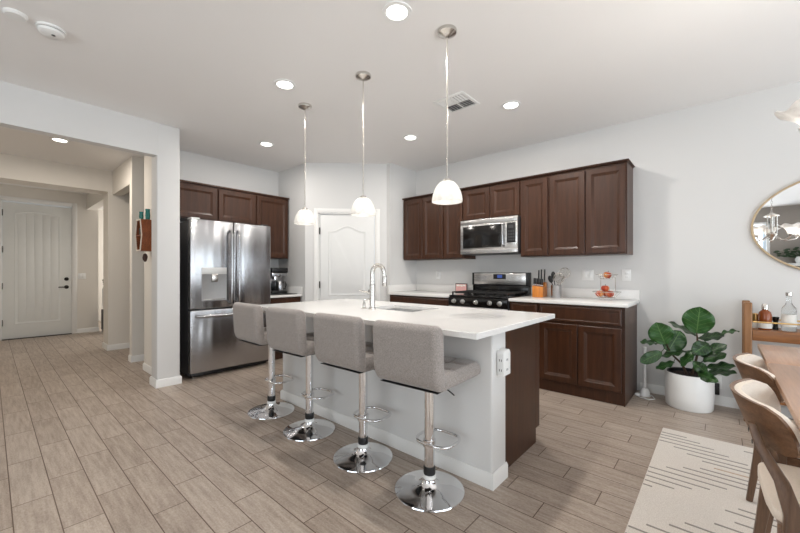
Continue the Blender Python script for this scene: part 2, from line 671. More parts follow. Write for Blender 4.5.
pd = interior_door('door_1', d1 - d0 - 0.046, dh - 0.028, 'white two-panel pantry door with arched top panel in the diagonal wall',
                   (PA[0] + math.cos(PANG) * (d0 + 0.023) - math.sin(PANG) * 0.012, PA[1] + math.sin(PANG) * (d0 + 0.023) + math.cos(PANG) * 0.012, 0), PANG)
for z in (0.25, 1.02, 1.78):
    MB().cyl((-0.004, -0.016, z - 0.048), (-0.004, -0.016, z + 0.048), 0.008, n=10).build('hinge', M['bronze'], pd)
MB().lathe([(0.03, 0), (0.03, 0.006), (0.012, 0.012), (0.012, 0.035), (0.026, 0.045), (0.027, 0.058), (0.015, 0.068), (0.0, 0.069)], 20,
           mat=Matrix.Translation((0.71, 0, 0.93)) @ Matrix.Rotation(R(90), 4, 'X')).build('door_handle', M['nickel'], pd)

# left wall with the wide hall opening
YO, ZH = 1.148, 2.405
mb = MB()
mb.box(XC - 0.20, XC, YO, 1.362, 0, H, 0.012, 3)
mb.box(XC - 0.11, XC - 0.0005, -3.7, YO + 0.02, ZH, H)
mb.box(XC - 0.11, XC, -3.7, -1.35, 0, ZH)
struct(mb.build('wall_left', M['wall']), 'white wall and header around the hall opening')
# hall right side
mb = MB()
mb.box(-5.30, XC - 0.20, 1.262, 1.362, 0, H)
struct(mb.build('wall_hall_near', M['wall_hall']))
mb = MB()
mb.box(-5.97, -5.85, 1.256, 3.2, 0, H)
struct(mb.build('wall_hall_pier', M['wall_hall']))
sbox('wall_hall_alcove', M['wall_hall'], -7.0, -5.12, 3.2, 3.32, 0, H)
mb = MB()
mb.box(-7.35, -7.0, 1.205, 2.6, 0, H)
mb.box(-7.0, -5.97, 1.256, 1.376, 2.385, H)
mb.box(-7.35, -7.0, -0.6, 1.205, 2.425, H)
struct(mb.build('wall_hall_portal', M['wall_hall']))
mb = MB()
mb.box(-9.45, -7.35, 1.286, 1.42, 2.44, H)
struct(mb.build('wall_hall_header', M['wall_hall']))
# entry wall
mb = MB()
EY0, EY1, EH = 0.138, 1.078, 2.475
mb.box(-9.57, -9.45, -0.72, EY0, 0, H).box(-9.57, -9.45, EY1, 1.47, 0, H).box(-9.57, -9.45, EY0, EY1, EH, H)
struct(mb.build('wall_entry', M['wall_hall']))
sbox('wall_hall_left', M['wall_hall'], -9.57, XC - 0.24, -0.72, -0.60, 0, H)
sbox('wall_side_room_end', M['wall_hall'], -11.6, -11.48, 1.3, 3.4, 0, H)
sbox('wall_side_room_back', M['wall_hall'], -11.6, -7.0, 3.4, 3.5, 0, H)
sbox('wall_side_room_front', M['wall_hall'], -11.6, -9.57, 1.35, 1.47, 0, H)
sbox('wall_side_room_near', M['wall_hall'], -7.35, -7.0, 2.6, 3.4, 0, H)

# right wall with a sliding door, rear wall with a window
mb = MB()
mb.box(2.7, 2.82, -3.7, -1.75, 0, H).box(2.7, 2.82, 2.55, 2.75, 0, H).box(2.7, 2.82, 4.15, YW + 0.1, 0, H).box(2.7, 2.82, 2.75, 4.15, 0, 0.6).box(2.7, 2.82, 2.75, 4.15, 2.3, H).box(2.7, 2.82, -1.75, 2.55, 2.35, H)
struct(mb.build('wall_right', M['wall']))
mb = MB()
mb.box(XC - 0.24, -2.7, -3.72, -3.6, 0, H).box(0.9, 2.82, -3.72, -3.6, 0, H).box(-2.7, 0.9, -3.72, -3.6, 2.4, H).box(-2.7, 0.9, -3.72, -3.6, 0, 0.5)
struct(mb.build('wall_rear', M['wall_rear']))
w1 = struct(thing('window_1', 'sliding glass door in the right wall', 'window', (2.76, 0.4, 0)))
del w1['category']
mb = MB()
for y in (-2.12, -0.03, 2.09):
    mb.box(-0.04, 0.04, y - 0.03, y + 0.03, 0.0, 2.35, 0.004)
mb.box(-0.04, 0.04, -2.15, 2.12, 0.0, 0.05, 0.004).box(-0.04, 0.04, -2.15, 2.12, 2.29, 2.35, 0.004)
mb.build('window_frame', M['trim'], w1)
MB().box(-0.004, 0.004, -2.1, 2.09, 0.04, 2.30).build('glass_pane', M['window_glass'], w1)
w2 = struct(thing('window_2', 'window in the rear wall', 'window', (-0.9, -3.66, 0)))
del w2['category']
mb = MB()
for x in (-1.77, 0, 1.77):
    mb.box(x - 0.03, x + 0.03, -0.04, 0.04, 0.5, 2.4, 0.004)
mb.box(-1.8, 1.8, -0.04, 0.04, 0.5, 0.55, 0.004).box(-1.8, 1.8, -0.04, 0.04, 2.35, 2.4, 0.004)
mb.build('window_frame', M['trim'], w2)
MB().box(-1.78, 1.78, -0.004, 0.004, 0.52, 2.38).build('glass_pane', M['window_glass'], w2)


w3 = struct(thing('added_window', 'unseen window added in the right wall to light the floor', 'window', (2.76, 3.45, 0)))  # unseen window, added so more light reaches the floor on the right
del w3['category']
mb = MB()
for y in (-0.68, 0.0, 0.68):
    mb.box(-0.04, 0.04, y - 0.02, y + 0.02, 0.6, 2.3, 0.004)
mb.box(-0.04, 0.04, -0.70, 0.70, 0.6, 0.64, 0.004).box(-0.04, 0.04, -0.70, 0.70, 2.26, 2.3, 0.004)
mb.build('window_frame', M['trim'], w3)
MB().box(-0.004, 0.004, -0.68, 0.68, 0.62, 2.28).build('glass_pane', M['window_glass'], w3)


# baseboards
T = 0.013


def base(name, paths, m='trim', loc=(0, 0, 0), rotz=0.0):
    """each path runs along the foot of a wall with the room on its right-hand side"""
    mb = MB()
    for pts in paths:
        t = bmesh.new()
        n = len(pts)
        P2 = [Vector(p) for p in pts]
        nr = []
        for k in range(n - 1):
            d = (P2[k + 1] - P2[k]).normalized()
            nr.append(Vector((d.y, -d.x)))
        rows = []
        for k in range(n):
            a = nr[max(k - 1, 0)]
            b = nr[min(k, n - 2)]
            m_ = (a + b)
            m_ = m_ / (m_.dot(a)) if m_.length > 1e-6 else a
            rows.append([t.verts.new((P2[k].x + m_.x * o, P2[k].y + m_.y * o, z)) for o, z in ((0.0003, 0.0), (T, 0.0), (T, 0.070), (T * 0.45, 0.085), (0.0003, 0.085))])
        for r0, r1 in zip(rows, rows[1:]):
            for q in range(4):
                t.faces.new((r0[q], r0[q + 1], r1[q + 1], r1[q]))
        t.faces.new(rows[0])
        t.faces.new(list(reversed(rows[-1])))
        bmesh.ops.recalc_face_normals(t, faces=t.faces)
        mb._add(t)
    return struct(mb.build(name, M[m], loc=loc, rotz=rotz))


base('baseboard_back', [[(-0.6, YW), (2.7, YW)]])
base('baseboard_left', [[(XC - 0.20, 1.262), (XC - 0.20, YO), (XC, YO), (XC, 1.362), (XC - 0.03, 1.362)]])
base('baseboard_hall', [[(-5.30, 1.40), (-5.30, 1.262), (XC - 0.20, 1.262)], [(-5.97, 3.2), (-5.97, 1.256), (-5.85, 1.256), (-5.85, 3.2)], [(-7.35, 2.6), (-7.35, 1.205), (-7.0, 1.205), (-7.0, 2.6)]])
base('baseboard_entry', [[(-9.45, 1.078 + 0.066), (-9.45, 1.47), (-9.57, 1.47)], [(-9.45, -0.6), (-9.45, 0.07)]])
base('baseboard_island', [[(-3.10, 1.99), (-3.10, 1.835), (-0.94, 1.835), (-0.94, 2.006)]])
base('baseboard_pantry', [[(0.0, 0), (d0 - 0.062, 0)], [(d1 + 0.062, 0), (PL, 0)]], loc=(PA[0], PA[1], 0), rotz=PANG)

# entry door: local x along +Y, front faces +X
ed = struct(thing('door_2', 'white plank entry door with arched panel and dark hardware at hall end', 'door', (-9.462, EY0 + 0.016, 0), R(90)))
del ed['category']
EWD, EHD = EY1 - EY0 - 0.032, EH - 0.03
MB().box(0, EWD, 0, 0.045, 0.012, EHD, 0.002).build('door_leaf', M['entry'], ed)
p = MB()
A = lambda i, y: arch_loop(0.15, EWD - 0.15, 0.26, EHD - 0.13, 0.11, i, y, 18, False)
p.loops([A(0, -0.0005), A(0.004, -0.007), A(0.02, -0.007), A(0.03, -0.002)])
p.build('door_panel', M['entry'], ed)
p = MB()
x = 0.15 + 0.035
n = 5
stepw = (EWD - 0.30 - 0.07) / n
for k in range(n):
    xa, xb = x + k * stepw + 0.003, x + (k + 1) * stepw - 0.003
    um = abs(2 * ((xa + xb) / 2 - 0.15) / (EWD - 0.30) - 1)
    zt = EHD - 0.13 - 0.045 - 0.11 + 0.11 * math.sqrt(max(0, 1 - (um * 0.92) ** 2))
    p.box(xa, xb, -0.006, 0.0, 0.30, zt, 0.002)
p.build('door_plank', M['entry'], ed)
for z in (0.3, 0.95, 1.6, 2.25):
    MB().box(-0.014, 0.008, -0.012, 0.004, z - 0.055, z + 0.055, 0.002).build('hinge', M['bronze'], ed)
zr = Matrix.Rotation(R(90), 4, 'X')
MB().lathe([(0.034, 0), (0.034, 0.008), (0.02, 0.016), (0, 0.017)], 20, mat=Matrix.Translation((EWD - 0.07, 0, 1.065)) @ zr).build('deadbolt', M['bronze'], ed)
mb = MB().lathe([(0.034, 0), (0.034, 0.008), (0.014, 0.014), (0.014, 0.05), (0, 0.051)], 20, mat=Matrix.Translation((EWD - 0.07, 0, 0.912)) @ zr)
mb.box(EWD - 0.19, EWD - 0.06, -0.06, -0.044, 0.903, 0.921, 0.006)
mb.build('door_handle', M['bronze'], ed)
mb = MB()
for (a, b, z0, z1) in ((EY0 - 0.065, EY0, 0, EH + 0.065), (EY1, EY1 + 0.065, 0, EH + 0.065), (EY0, EY1, EH, EH + 0.065)):
    mb.box(-9.449, -9.432, a, b, z0, z1, 0.004)
mb.box(-9.56, -9.449, EY0, EY0 + 0.014, 0, EH).box(-9.56, -9.449, EY1 - 0.014, EY1, 0, EH).box(-9.56, -9.449, EY0, EY1, EH - 0.014, EH)
struct(mb.build('trim_2', M['trim']), 'white casing around the entry door')
struct(MB().box(-9.56, -9.42, EY0 + 0.015, EY1 - 0.015, 0.0, 0.011).build('trim_3', M['bronze']), 'dark threshold under the entry door')


# ------------------------------------------------------------------ outlets and switches
def outlet(name, label, cat, loc, rotz, kind, w=0.072):
    """plate, local -y faces the room"""
    r = thing(name, label, cat, loc, rotz)
    MB().box(-w / 2, w / 2, -0.006, 0, -0.058, 0.058, 0.003).build('plate', M['white_plastic'], r)
    if kind == 'outlet':
        for z in (-0.02, 0.02):
            s = MB().box(-0.017, 0.017, -0.008, -0.005, z - 0.014, z + 0.014, 0.002).build('socket', M['white_plastic'], r)
            MB().box(-0.007, -0.005, -0.0085, -0.0075, z - 0.003, z + 0.006).box(0.005, 0.007, -0.0085, -0.0075, z - 0.003, z + 0.006).build('slot', M['black'], s)
    else:
        k = max(1, round(w / 0.06))
        for i in range(k):
            x = (i - (k - 1) / 2) * 0.046
            MB().box(x - 0.016, x + 0.016, -0.009, -0.005, -0.033, 0.033, 0.002).build('switch_rocker', M['white_plastic'], r)
    return r


outlet('wall_outlet', 'white outlet on backsplash wall left of the range', 'outlet', (-3.085, YW, 1.155), 0, 'outlet', 0.078)
outlet('light_switch', 'white double switch plate between utensil crock and fruit stand', 'switch', (-1.085, YW, 1.165), 0, 'switch', 0.118)
outlet('wall_outlet', 'white outlet plate just right of the fruit stand', 'outlet', (-0.72, YW, 1.165), 0, 'outlet', 0.078)
outlet('light_switch', 'white switch plate beside the entry door at hall end', 'switch', (-9.45, 1.215, 1.12), R(90), 'switch', 0.118)
outlet('wall_outlet', 'white outlet plate above the coffee machine', 'outlet', (XF, 2.80, 1.31), R(90), 'outlet', 0.085)
o = outlet('wall_outlet', 'low white outlet with black plug behind the white planter', 'outlet', (-0.022, YW, 0.205), 0, 'outlet')
MB().box(-0.022, 0.022, -0.05, -0.0090, -0.105, -0.005, 0.006).build('plug', M['black'], o)

# ------------------------------------------------------------------ kitchen: upper cabinets on the back wall
YF = YW - 0.33
ZB, ZT = 1.372, 2.254


def upper(label, x0, x1, z0, z1, ndoors, depth=0.31, blind=0.0, yb=YW, loc_fn=None, rot=0.0, group=None):
    """local: x to the right, back at y=0, front at -depth"""
    r = thing('wall_cabinet', label, 'cabinet', (x0, yb - 0.001, z0), rot, group)
    w, h = x1 - x0, z1 - z0
    MB().box(0.0002, w - 0.0002, -depth, 0, 0, h, 0.001).build('body', M['cab'], r)
    lo = 0.006 + blind
    dw = (w - lo - 0.006) / ndoors
    for k in range(ndoors):
        mb = MB()
        cab_door(mb, lo + k * dw + 0.004, lo + (k + 1) * dw - 0.004, 0.012, h - 0.022)
        mb.build('door', M['cab'], r, loc=(0, -depth - 0.0005, 0))
    return r


upper('dark wood wall cabinet beside the pantry wall with two doors', -3.484, -2.775, ZB, ZT, 2)
upper('narrow single-door dark wall cabinet just left of the microwave', -2.775, -2.470, ZB, ZT, 1)
upper('short two-door dark wall cabinet directly above the microwave', -2.470, -1.712, 1.845, ZT, 2)
upper('narrow single-door dark wall cabinet just right of the microwave', -1.712, -1.394, ZB, ZT, 1)
upper('wide two-door dark wall cabinet above the knife block and fruit', -1.394, -0.662, ZB, ZT, 2)


def crown(name, x0, x1, y0, y1, z, end=True):
    mb = MB()
    mb.box(x0, x1, y0, y1, z, z + 0.007, 0.002)
    mb.box(x0 - 0, x1 + 0.012 * end, y0 - 0.012, y1, z + 0.0072, z + 0.017, 0.003)
    return struct(mb.build(name, M['cab']), 'dark crown moulding along the cabinet tops')


crown('trim_4', -3.484, -0.655, YF - 0.012, YW - 0.002, ZT + 0.001)

# microwave
mw = thing('microwave', 'stainless over-the-range microwave between the wall cabinets', 'microwave', (-2.468, YW - 0.002, 1.418))
w, h, dp = 0.752, 0.424, 0.385
MB().box(0.001, w - 0.001, -dp + 0.03, 0, 0, h, 0.004).build('body', M['black_side'], mw)
mb = MB()
mb.box(0.001, w - 0.001, -dp, -dp + 0.0295, 0.058, h - 0.060, 0.004)
dr = mb.build('door', M['steel_x'], mw)
MB().box(0.040, 0.555, -dp - 0.004, -dp - 0.0005, 0.075, h - 0.080, 0.002).build('window', M['enamel'], dr)
MB().box(0.001, w - 0.001, -dp - 0.002, -dp + 0.0295, 0.004, 0.0575, 0.004).build('lower_trim', M['steel_x'], mw)
MB().box(0.001, w - 0.001, -dp - 0.002, -dp + 0.0295, h - 0.0595, h, 0.004).build('vent_trim', M['steel_x'], mw)
pnl = MB().box(0.625, 0.728, -dp - 0.005, -dp - 0.0005, 0.120, h - 0.075, 0.002).build('control_panel', M['black'], mw)
MB().box(0.645, 0.705, -dp - 0.006, -dp - 0.005, 0.285, 0.320).build('display', M['black_side'], pnl)
mb = MB()
for i in range(4):
    for j in range(3):
        mb.box(0.638 + j * 0.029, 0.660 + j * 0.029, -dp - 0.0062, -dp - 0.0049, 0.140 + i * 0.033, 0.160 + i * 0.033, 0.001)
mb.build('keypad', M['black_side'], pnl)
mb = MB()
mb.tube([(0.588, -dp - 0.003, 0.085), (0.588, -dp - 0.038, 0.10), (0.588, -dp - 0.045, 0.2), (0.588, -dp - 0.038, 0.325), (0.588, -dp - 0.003, 0.34)], 0.013, 12)
mb.build('handle', M['steel'], mw)

# ------------------------------------------------------------------ base cabinets along the back wall
ZC = 0.914
YB = YW - 0.612   # carcass front


def base_cab(label, x0, x1, ndoors, yfront=YB, drawer=True, end_panel=False, name='base_cabinet'):
    r = thing(name, label, 'cabinet', (x0, YW - 0.001, 0))
    w, dep = x1 - x0, YW - yfront
    mb = MB()
    mb.box(0.001, w - 0.001, -dep, -0.001, 0.10, 0.882, 0.002)
    mb.build('body', M['cab'], r)
    MB().box(0.001, w - 0.001, -dep + 0.012, -dep + 0.04, 0.0, 0.0995).build('toe_kick', M['cab'], r)
    if end_panel:
        MB().box(w - 0.0005, w + 0.012, -dep - 0.004, -0.001, 0.0, 0.882, 0.002).build('end_panel', M['cab'], r)
    dw = (w - 0.02) / ndoors
    for k in range(ndoors):
        mb = MB()
        cab_door(mb, 0.010 + k * dw + 0.004, 0.010 + (k + 1) * dw - 0.004, 0.118, 0.69 if drawer else 0.87)
        mb.build('door', M['cab'], r, loc=(0, -dep - 0.0005, 0))
    if drawer:
        mb = MB()
        slab_front(mb, 0.014, w - 0.014, 0.712, 0.862)
        mb.build('drawer', M['cab'], r, loc=(0, -dep - 0.0005, 0))
    return r


base_cab('dark base cabinet in the corner left of the range', -3.484, -2.474, 2)
base_cab('narrow dark base cabinet beside the right of the range', -1.708, -1.396, 1)
base_cab('dark two-door base cabinet with wide drawer at end of run', -1.394, -0.640, 2, end_panel=True)


def counter(label, x0, x1, y0, y1, splash, zc=ZC, th=0.031):
    r = thing('countertop', label, 'countertop', (0, 0, 0))
    MB().box(x0, x1, y0, y1, zc - th, zc, 0.003).build('slab', M['quartz'], r)
    for (a, b, c, d, lb) in splash:
        tag(MB().box(a, b, c, d, zc + 0.0003, zc + 0.102, 0.002).build('backsplash', M['quartz']), lb, 'backsplash')
    return r


counter('white quartz countertop left of the range with low backsplash', XP + 0.002, -2.472, YB - 0.03, YW - 0.001,
        [(XP + 0.002, -2.472, YW - 0.021, YW - 0.001, 'low white quartz backsplash behind the pink sign'), (XP + 0.002, XP + 0.022, YB - 0.03, YW - 0.0215, 'low white quartz side splash against the pantry wall by the range')])
counter('white quartz countertop right of the range under knives and fruit', -1.708, -0.605, YB - 0.03, YW - 0.001,
        [(-1.708, -0.605, YW - 0.021, YW - 0.001, 'low white quartz backsplash behind knives and fruit')])

# ------------------------------------------------------------------ gas range
rg = thing('gas_range', 'stainless and black gas range below the microwave', 'range', (-2.468, YW - 0.004, 0))
w, dp = 0.756, 0.66
MB().box(0.002, w - 0.002, -dp + 0.03, 0, 0.03, 0.900, 0.004).build('body', M['black_side'], rg)
for x in (0.05, w - 0.05):
    for y in (-dp + 0.08, -0.06):
        MB().cyl((x, y, 0), (x, y, 0.03), 0.018).build('foot', M['black'], rg)
ck = MB().box(0.0, w, -dp + 0.02, -0.03, 0.9005, 0.922, 0.006).build('cooktop', M['enamel'], rg)
for (x, y) in ((0.17, -0.49), (0.17, -0.19), (0.378, -0.34), (0.586, -0.49), (0.586, -0.19)):
    MB().lathe([(0.05, 0.922), (0.05, 0.932), (0.034, 0.938), (0.034, 0.944), (0.0, 0.945)], 20, c=(x, y, 0)).build('burner', M['iron'], ck)
for x0 in (0.02, 0.262, 0.504):
    x1 = x0 + 0.232
    mb = MB()
    for x in (x0 + 0.012, (x0 + x1) / 2, x1 - 0.012):
        mb.box(x - 0.007, x + 0.007, -0.615, -0.065, 0.950, 0.963, 0.002)
    for y in (-0.608, -0.49, -0.34, -0.19, -0.072):
        mb.box(x0 + 0.005, x1 - 0.005, y - 0.006, y + 0.006, 0.950, 0.963, 0.002)
    for x in (x0 + 0.012, x1 - 0.012):
        for y in (-0.608, -0.072):
            mb.box(x - 0.007, x + 0.007, y - 0.007, y + 0.007, 0.922, 0.952)
    mb.build('grate', M['iron'], ck)
fp = MB().box(0.002, w - 0.002, -dp, -dp + 0.0295, 0.80, 0.899, 0.006).build('knob_panel', M['enamel'], rg)
for x in (0.085, 0.205, 0.378, 0.551, 0.671):
    k = MB().lathe([(0.026, 0), (0.026, 0.006), (0.021, 0.010), (0.019, 0.034), (0.015, 0.038), (0, 0.038)], 20,
                   mat=Matrix.Translation((x, -dp - 0.0005, 0.852)) @ Matrix.Rotation(R(90), 4, 'X'))
    k.build('knob', M['steel_x'], rg)
od = MB().box(0.004, w - 0.004, -dp - 0.006, -dp + 0.0295, 0.24, 0.795, 0.006).build('oven_door', M['steel_x'], rg)
MB().box(0.10, w - 0.10, -dp - 0.009, -dp - 0.0065, 0.34, 0.66, 0.003).build('window', M['enamel'], od)
MB().tube([(0.06, -dp - 0.006, 0.745), (0.06, -dp - 0.05, 0.745), (w - 0.06, -dp - 0.05, 0.745), (w - 0.06, -dp - 0.006, 0.745)], 0.012, 12).build('handle', M['steel_x'], od)
MB().box(0.004, w - 0.004, -dp - 0.004, -dp + 0.0295, 0.035, 0.235, 0.006).build('drawer', M['steel_x'], rg)
MB().box(0.0, w, -0.075, -0.006, 0.9225, 1.030, 0.004).build('back_riser', M['enamel'], rg)
bg = MB().box(-0.004, w + 0.004, -0.085, -0.004, 1.0305, 1.192, 0.004).build('backguard', M['black'], rg)
MB().box(0.028, w - 0.03, -0.090, -0.0855, 1.042, 1.183, 0.002).build('backguard_face', M['steel_x'], bg)
dsp = MB().box(0.305, 0.475, -0.093, -0.0905, 1.110, 1.172, 0.002).build('control_panel', M['black'], bg)
MB().box(0.360, 0.425, -0.0938, -0.0905, 1.125, 1.162).build('display', M['bluish'], dsp)

# ------------------------------------------------------------------ fridge wall
# local frame for this wall: x along +Y, front faces +X  (rotz = 90 deg: local -y -> +X)
fg = thing('refrigerator', 'stainless french-door refrigerator with water dispenser', 'refrigerator', (-4.38, 1.470, 0), R(90))
fw, fh = 0.955, 1.792
MB().box(0.004, fw - 0.004, 0.075, 0.70, 0.03, fh - 0.018, 0.006).build('body', M['black_side'], fg)
MB().box(0.03, fw - 0.03, 0.06, 0.10, 0.012, 0.05, 0.004).build('kick_grille', M['black'], fg)
for x in (0.06, fw - 0.06):
    MB().cyl((x, 0.09, 0), (x, 0.09, 0.03), 0.02, n=14).build('foot', M['nickel'], fg)
    MB().cyl((x, 0.64, 0), (x, 0.64, 0.03), 0.02, n=14).build('foot', M['nickel'], fg)
half = fw / 2


def door_block(x0, x1, z0, z1):
    return MB().box(x0, x1, 0.0, 0.0745, z0, z1, 0.010, 3)


ld = door_block(0.0, half - 0.004, 0.782, fh).build('door', M['steel'], fg)
rd = door_block(half + 0.004, fw, 0.782, fh).build('door', M['steel'], fg)
fd = door_block(0.0, fw, 0.065, 0.768).build('freezer_drawer', M['steel'], fg)


def handle_v(x, parent):
    mb = MB()
    pts = [(x, -0.001, 0.83), (x, -0.045, 0.845)] + [(x, -0.058 - 0.008 * math.sin(PI * t / 10), 0.88 + 0.76 * t / 10) for t in range(11)] + [(x, -0.045, 1.675), (x, -0.001, 1.69)]
    mb.tube(pts, 0.015, 12)
    mb.build('handle', M['steel'], parent)


handle_v(half - 0.045, ld)
handle_v(half + 0.045, rd)
mb = MB()
mb.tube([(0.06, -0.001, 0.700), (0.085, -0.045, 0.700)] + [(0.12 + (fw - 0.24) * t / 10, -0.058 - 0.012 * math.sin(PI * t / 10), 0.700) for t in range(11)] + [(fw - 0.085, -0.045, 0.700), (fw - 0.06, -0.001, 0.700)], 0.016, 12)
mb.build('handle', M['steel'], fd)
# dispenser: bright bezel, shallow recess, spout
mb = MB()
dx0, dx1, dz0, dz1 = 0.115, 0.392, 0.868, 1.250
mb.box(dx0, dx1, -0.006, -0.0005, dz1 - 0.075, dz1, 0.003)
mb.build('dispenser_panel', M['silver_light'], ld)
mb = MB()
Lr = lambda i, y: rect_loop(dx0, dx1, dz0, dz1 - 0.076, i, y)
mb.loops([Lr(0, -0.0005), Lr(0.0, -0.003), Lr(0.003, -0.003), Lr(0.006, -0.0012)])
mb.build('dispenser_recess', M['silver_plastic'], ld)
MB().box(0.22, 0.285, -0.022, -0.0012, 1.085, 1.173, 0.006).build('dispenser_spout', M['nickel'], ld)
MB().box(dx0 + 0.02, dx1 - 0.02, -0.012, -0.0012, dz0 + 0.012, dz0 + 0.020, 0.002).build('drip_tray', M['nickel'], ld)
MB().box(0.02, 0.11, 0.03, 0.15, fh + 0.0005, fh + 0.020, 0.006).build('hinge_cover', M['white_plastic'], fg)
MB().box(fw - 0.11, fw - 0.02, 0.03, 0.15, fh + 0.0005, fh + 0.020, 0.006).build('hinge_cover', M['black_side'], fg)


def upper_f(label, y0, y1, z0, z1, nd, depth=0.31):
    r = thing('wall_cabinet', label, 'cabinet', (XF + 0.001, y0, z0), R(90))
    w, h = y1 - y0, z1 - z0
    MB().box(0.0002, w - 0.0002, -depth, 0, 0, h, 0.001).build('body', M['cab'], r)
    dw = (w - 0.012) / nd
    for k in range(nd):
        mb = MB()
        cab_door(mb, 0.006 + k * dw + 0.004, 0.006 + (k + 1) * dw - 0.004, 0.012, h - 0.022)
        mb.build('door', M['cab'], r, loc=(0, -depth - 0.0005, 0))
    return r


upper_f('short dark cabinet above the fridge beside the white column', 1.420, 1.931, 1.845, 2.275, 1)
upper_f('short dark cabinet above the fridge next to the tall one', 1.931, 2.440, 1.845, 2.275, 1)
upper_f('tall dark wall cabinet above the coffee machine', 2.440, 2.940, 1.395, 2.275, 1)
mb = MB()
mb.box(XF + 0.002, XF + 0.335, 1.40, 2.948, 2.276, 2.296, 0.003)
struct(mb.build('trim_5', M['cab']), 'dark moulding along the cabinet tops over the fridge')

cb = thing('base_cabinet', 'dark base cabinet under the coffee counter by the fridge', 'cabinet', (XF + 0.001, 2.452, 0), R(90))
MB().box(0.001, 0.505, -0.612, -0.001, 0.10, 0.852, 0.002).build('body', M['cab'], cb)
MB().box(0.001, 0.505, -0.56, -0.53, 0.0, 0.0995).build('toe_kick', M['cab'], cb)
mb = MB()
cab_door(mb, 0.012, 0.495, 0.118, 0.66)
mb.build('door', M['cab'], cb, loc=(0, -0.6125, 0))
mb = MB()
slab_front(mb, 0.012, 0.495, 0.68, 0.835)
mb.build('drawer', M['cab'], cb, loc=(0, -0.6125, 0))
counter('short white quartz coffee counter between fridge and pantry wall', XF + 0.002, XF + 0.655, 2.445, YR - 0.001,
        [(XF + 0.002, XF + 0.022, 2.445, YR - 0.001, 'low white quartz backsplash behind the coffee machine'), (XF + 0.0225, XF + 0.655, YR - 0.021, YR - 0.001, 'low white quartz side splash right of the coffee machine')], zc=0.884)

# coffee machine
cm = thing('coffee_machine', 'silver and black drip coffee machine beside the fridge', 'coffee machine', (-4.82, 2.745, 0.8845), R(90))
MB().box(-0.12, 0.12, -0.12, 0.12, 0, 0.045, 0.01).build('base', M['black'], cm)
MB().box(-0.12, 0.12, 0.03, 0.12, 0.0455, 0.30, 0.01).build('water_tank', M['steel'], cm)
MB().box(-0.125, 0.125, -0.125, 0.125, 0.3005, 0.375, 0.012).build('lid', M['black'], cm)
MB().box(-0.12, 0.12, -0.115, 0.028, 0.25, 0.30, 0.008).build('brew_head', M['steel'], cm)
MB().cyl((-0.045, -0.05, 0.21), (-0.045, -0.05, 0.2495), 0.045, n=20).build('filter_cup', M['chrome'], cm)
k = thing('coffee_carafe', 'small steel carafe with black handle in the coffee machine', 'carafe', (-4.775, 2.775, 0.930), R(90))
MB().lathe([(0.0, 0), (0.058, 0), (0.062, 0.02), (0.055, 0.10), (0.045, 0.135), (0.04, 0.14), (0, 0.141)], 24).build('jug', M['steel'], k)
MB().tube([(0.05, 0, 0.12), (0.10, 0, 0.125), (0.112, 0, 0.08), (0.095, 0, 0.03), (0.062, 0, 0.03)], 0.009, 10).build('handle', M['black'], k)
tr = MB().box(-4.68, -4.50, 2.52, 2.90, 0.8845, 0.893, 0.003).build('coffee_mat', M['black'])
tag(tr, 'thin dark mat in front of the coffee machine', 'mat')

# ------------------------------------------------------------------ island
IZ = 0.902
IX0, IX1 = -3.10, -0.94
wi = MB().box(IX0, IX1, 1.835, 2.007, 0, IZ - 0.031, 0.012, 3).build('wall_island', M['wall'])
struct(wi, 'white half wall on the seating side of the island')
ic = thing('island_cabinet', 'dark island cabinet behind the white half wall', 'cabinet', (-0.968, 2.008, 0))
L0 = -2.10
MB().box(-0.018, 0.0, 0.0, 0.535, 0.0, IZ - 0.032, 0.002).box(-0.018, 0.0, 0.535, 0.60, 0.10, IZ - 0.032, 0.002).build('end_panel', M['cab'], ic)
MB().box(L0, L0 + 0.018, 0.0, 0.60, 0.0, IZ - 0.032, 0.002).build('end_panel', M['cab'], ic)
MB().box(L0 + 0.0185, -0.0185, 0.0, 0.585, 0.10, 0.118).build('cabinet_floor', M['cab'], ic)
MB().box(L0 + 0.0185, -0.0185, 0.515, 0.533, 0.0, 0.0995).build('toe_kick', M['cab'], ic)
MB().box(L0 + 0.0185, -0.0185, 0.586, 0.60, 0.10, IZ - 0.032).build('face_frame', M['cab'], ic)
nd = 4
for k in range(nd):
    a = L0 + 0.02 + k * (-0.04 - L0) / nd
    b = L0 + 0.02 + (k + 1) * (-0.04 - L0) / nd
    mb = MB()
    cab_door(mb, -b + 0.004, -a - 0.004, 0.118, 0.862)
    mb.build('door', M['cab'], ic, loc=(0, 0.6005, 0), rotz=PI)

SX0, SX1, SY0, SY1 = -2.20, -1.70, 2.06, 2.42
ct = thing('countertop', 'white quartz island countertop with sink cutout', 'countertop', (0, 0, 0))
mb = MB()
CX0, CX1, CY0, CY1 = -3.12, -0.872, 1.542, 2.645
t = bmesh.new()
zt_, zb_ = IZ, IZ - 0.030
def ring(x0, x1, y0, y1, z):
    return [t.verts.new((x, y, z)) for x, y in ((x0, y0), (x1, y0), (x1, y1), (x0, y1))]
oT0 = ring(CX0, CX1, CY0, CY1, zt_ - 0.003)
oT = ring(CX0 + 0.003, CX1 - 0.003, CY0 + 0.003, CY1 - 0.003, zt_)
iT = ring(SX0, SX1, SY0, SY1, zt_)
iB = ring(SX0, SX1, SY0, SY1, zb_)
oB = ring(CX0, CX1, CY0, CY1, zb_)
for a, b in ((oB, oT0), (oT0, oT), (oT, iT), (iT, iB), (iB, oB)):
    for k in range(4):
        t.faces.new((a[k], a[(k + 1) % 4], b[(k + 1) % 4], b[k]))
bmesh.ops.recalc_face_normals(t, faces=t.faces)
mb._add(t)
mb.build('slab', M['quartz'], ct)

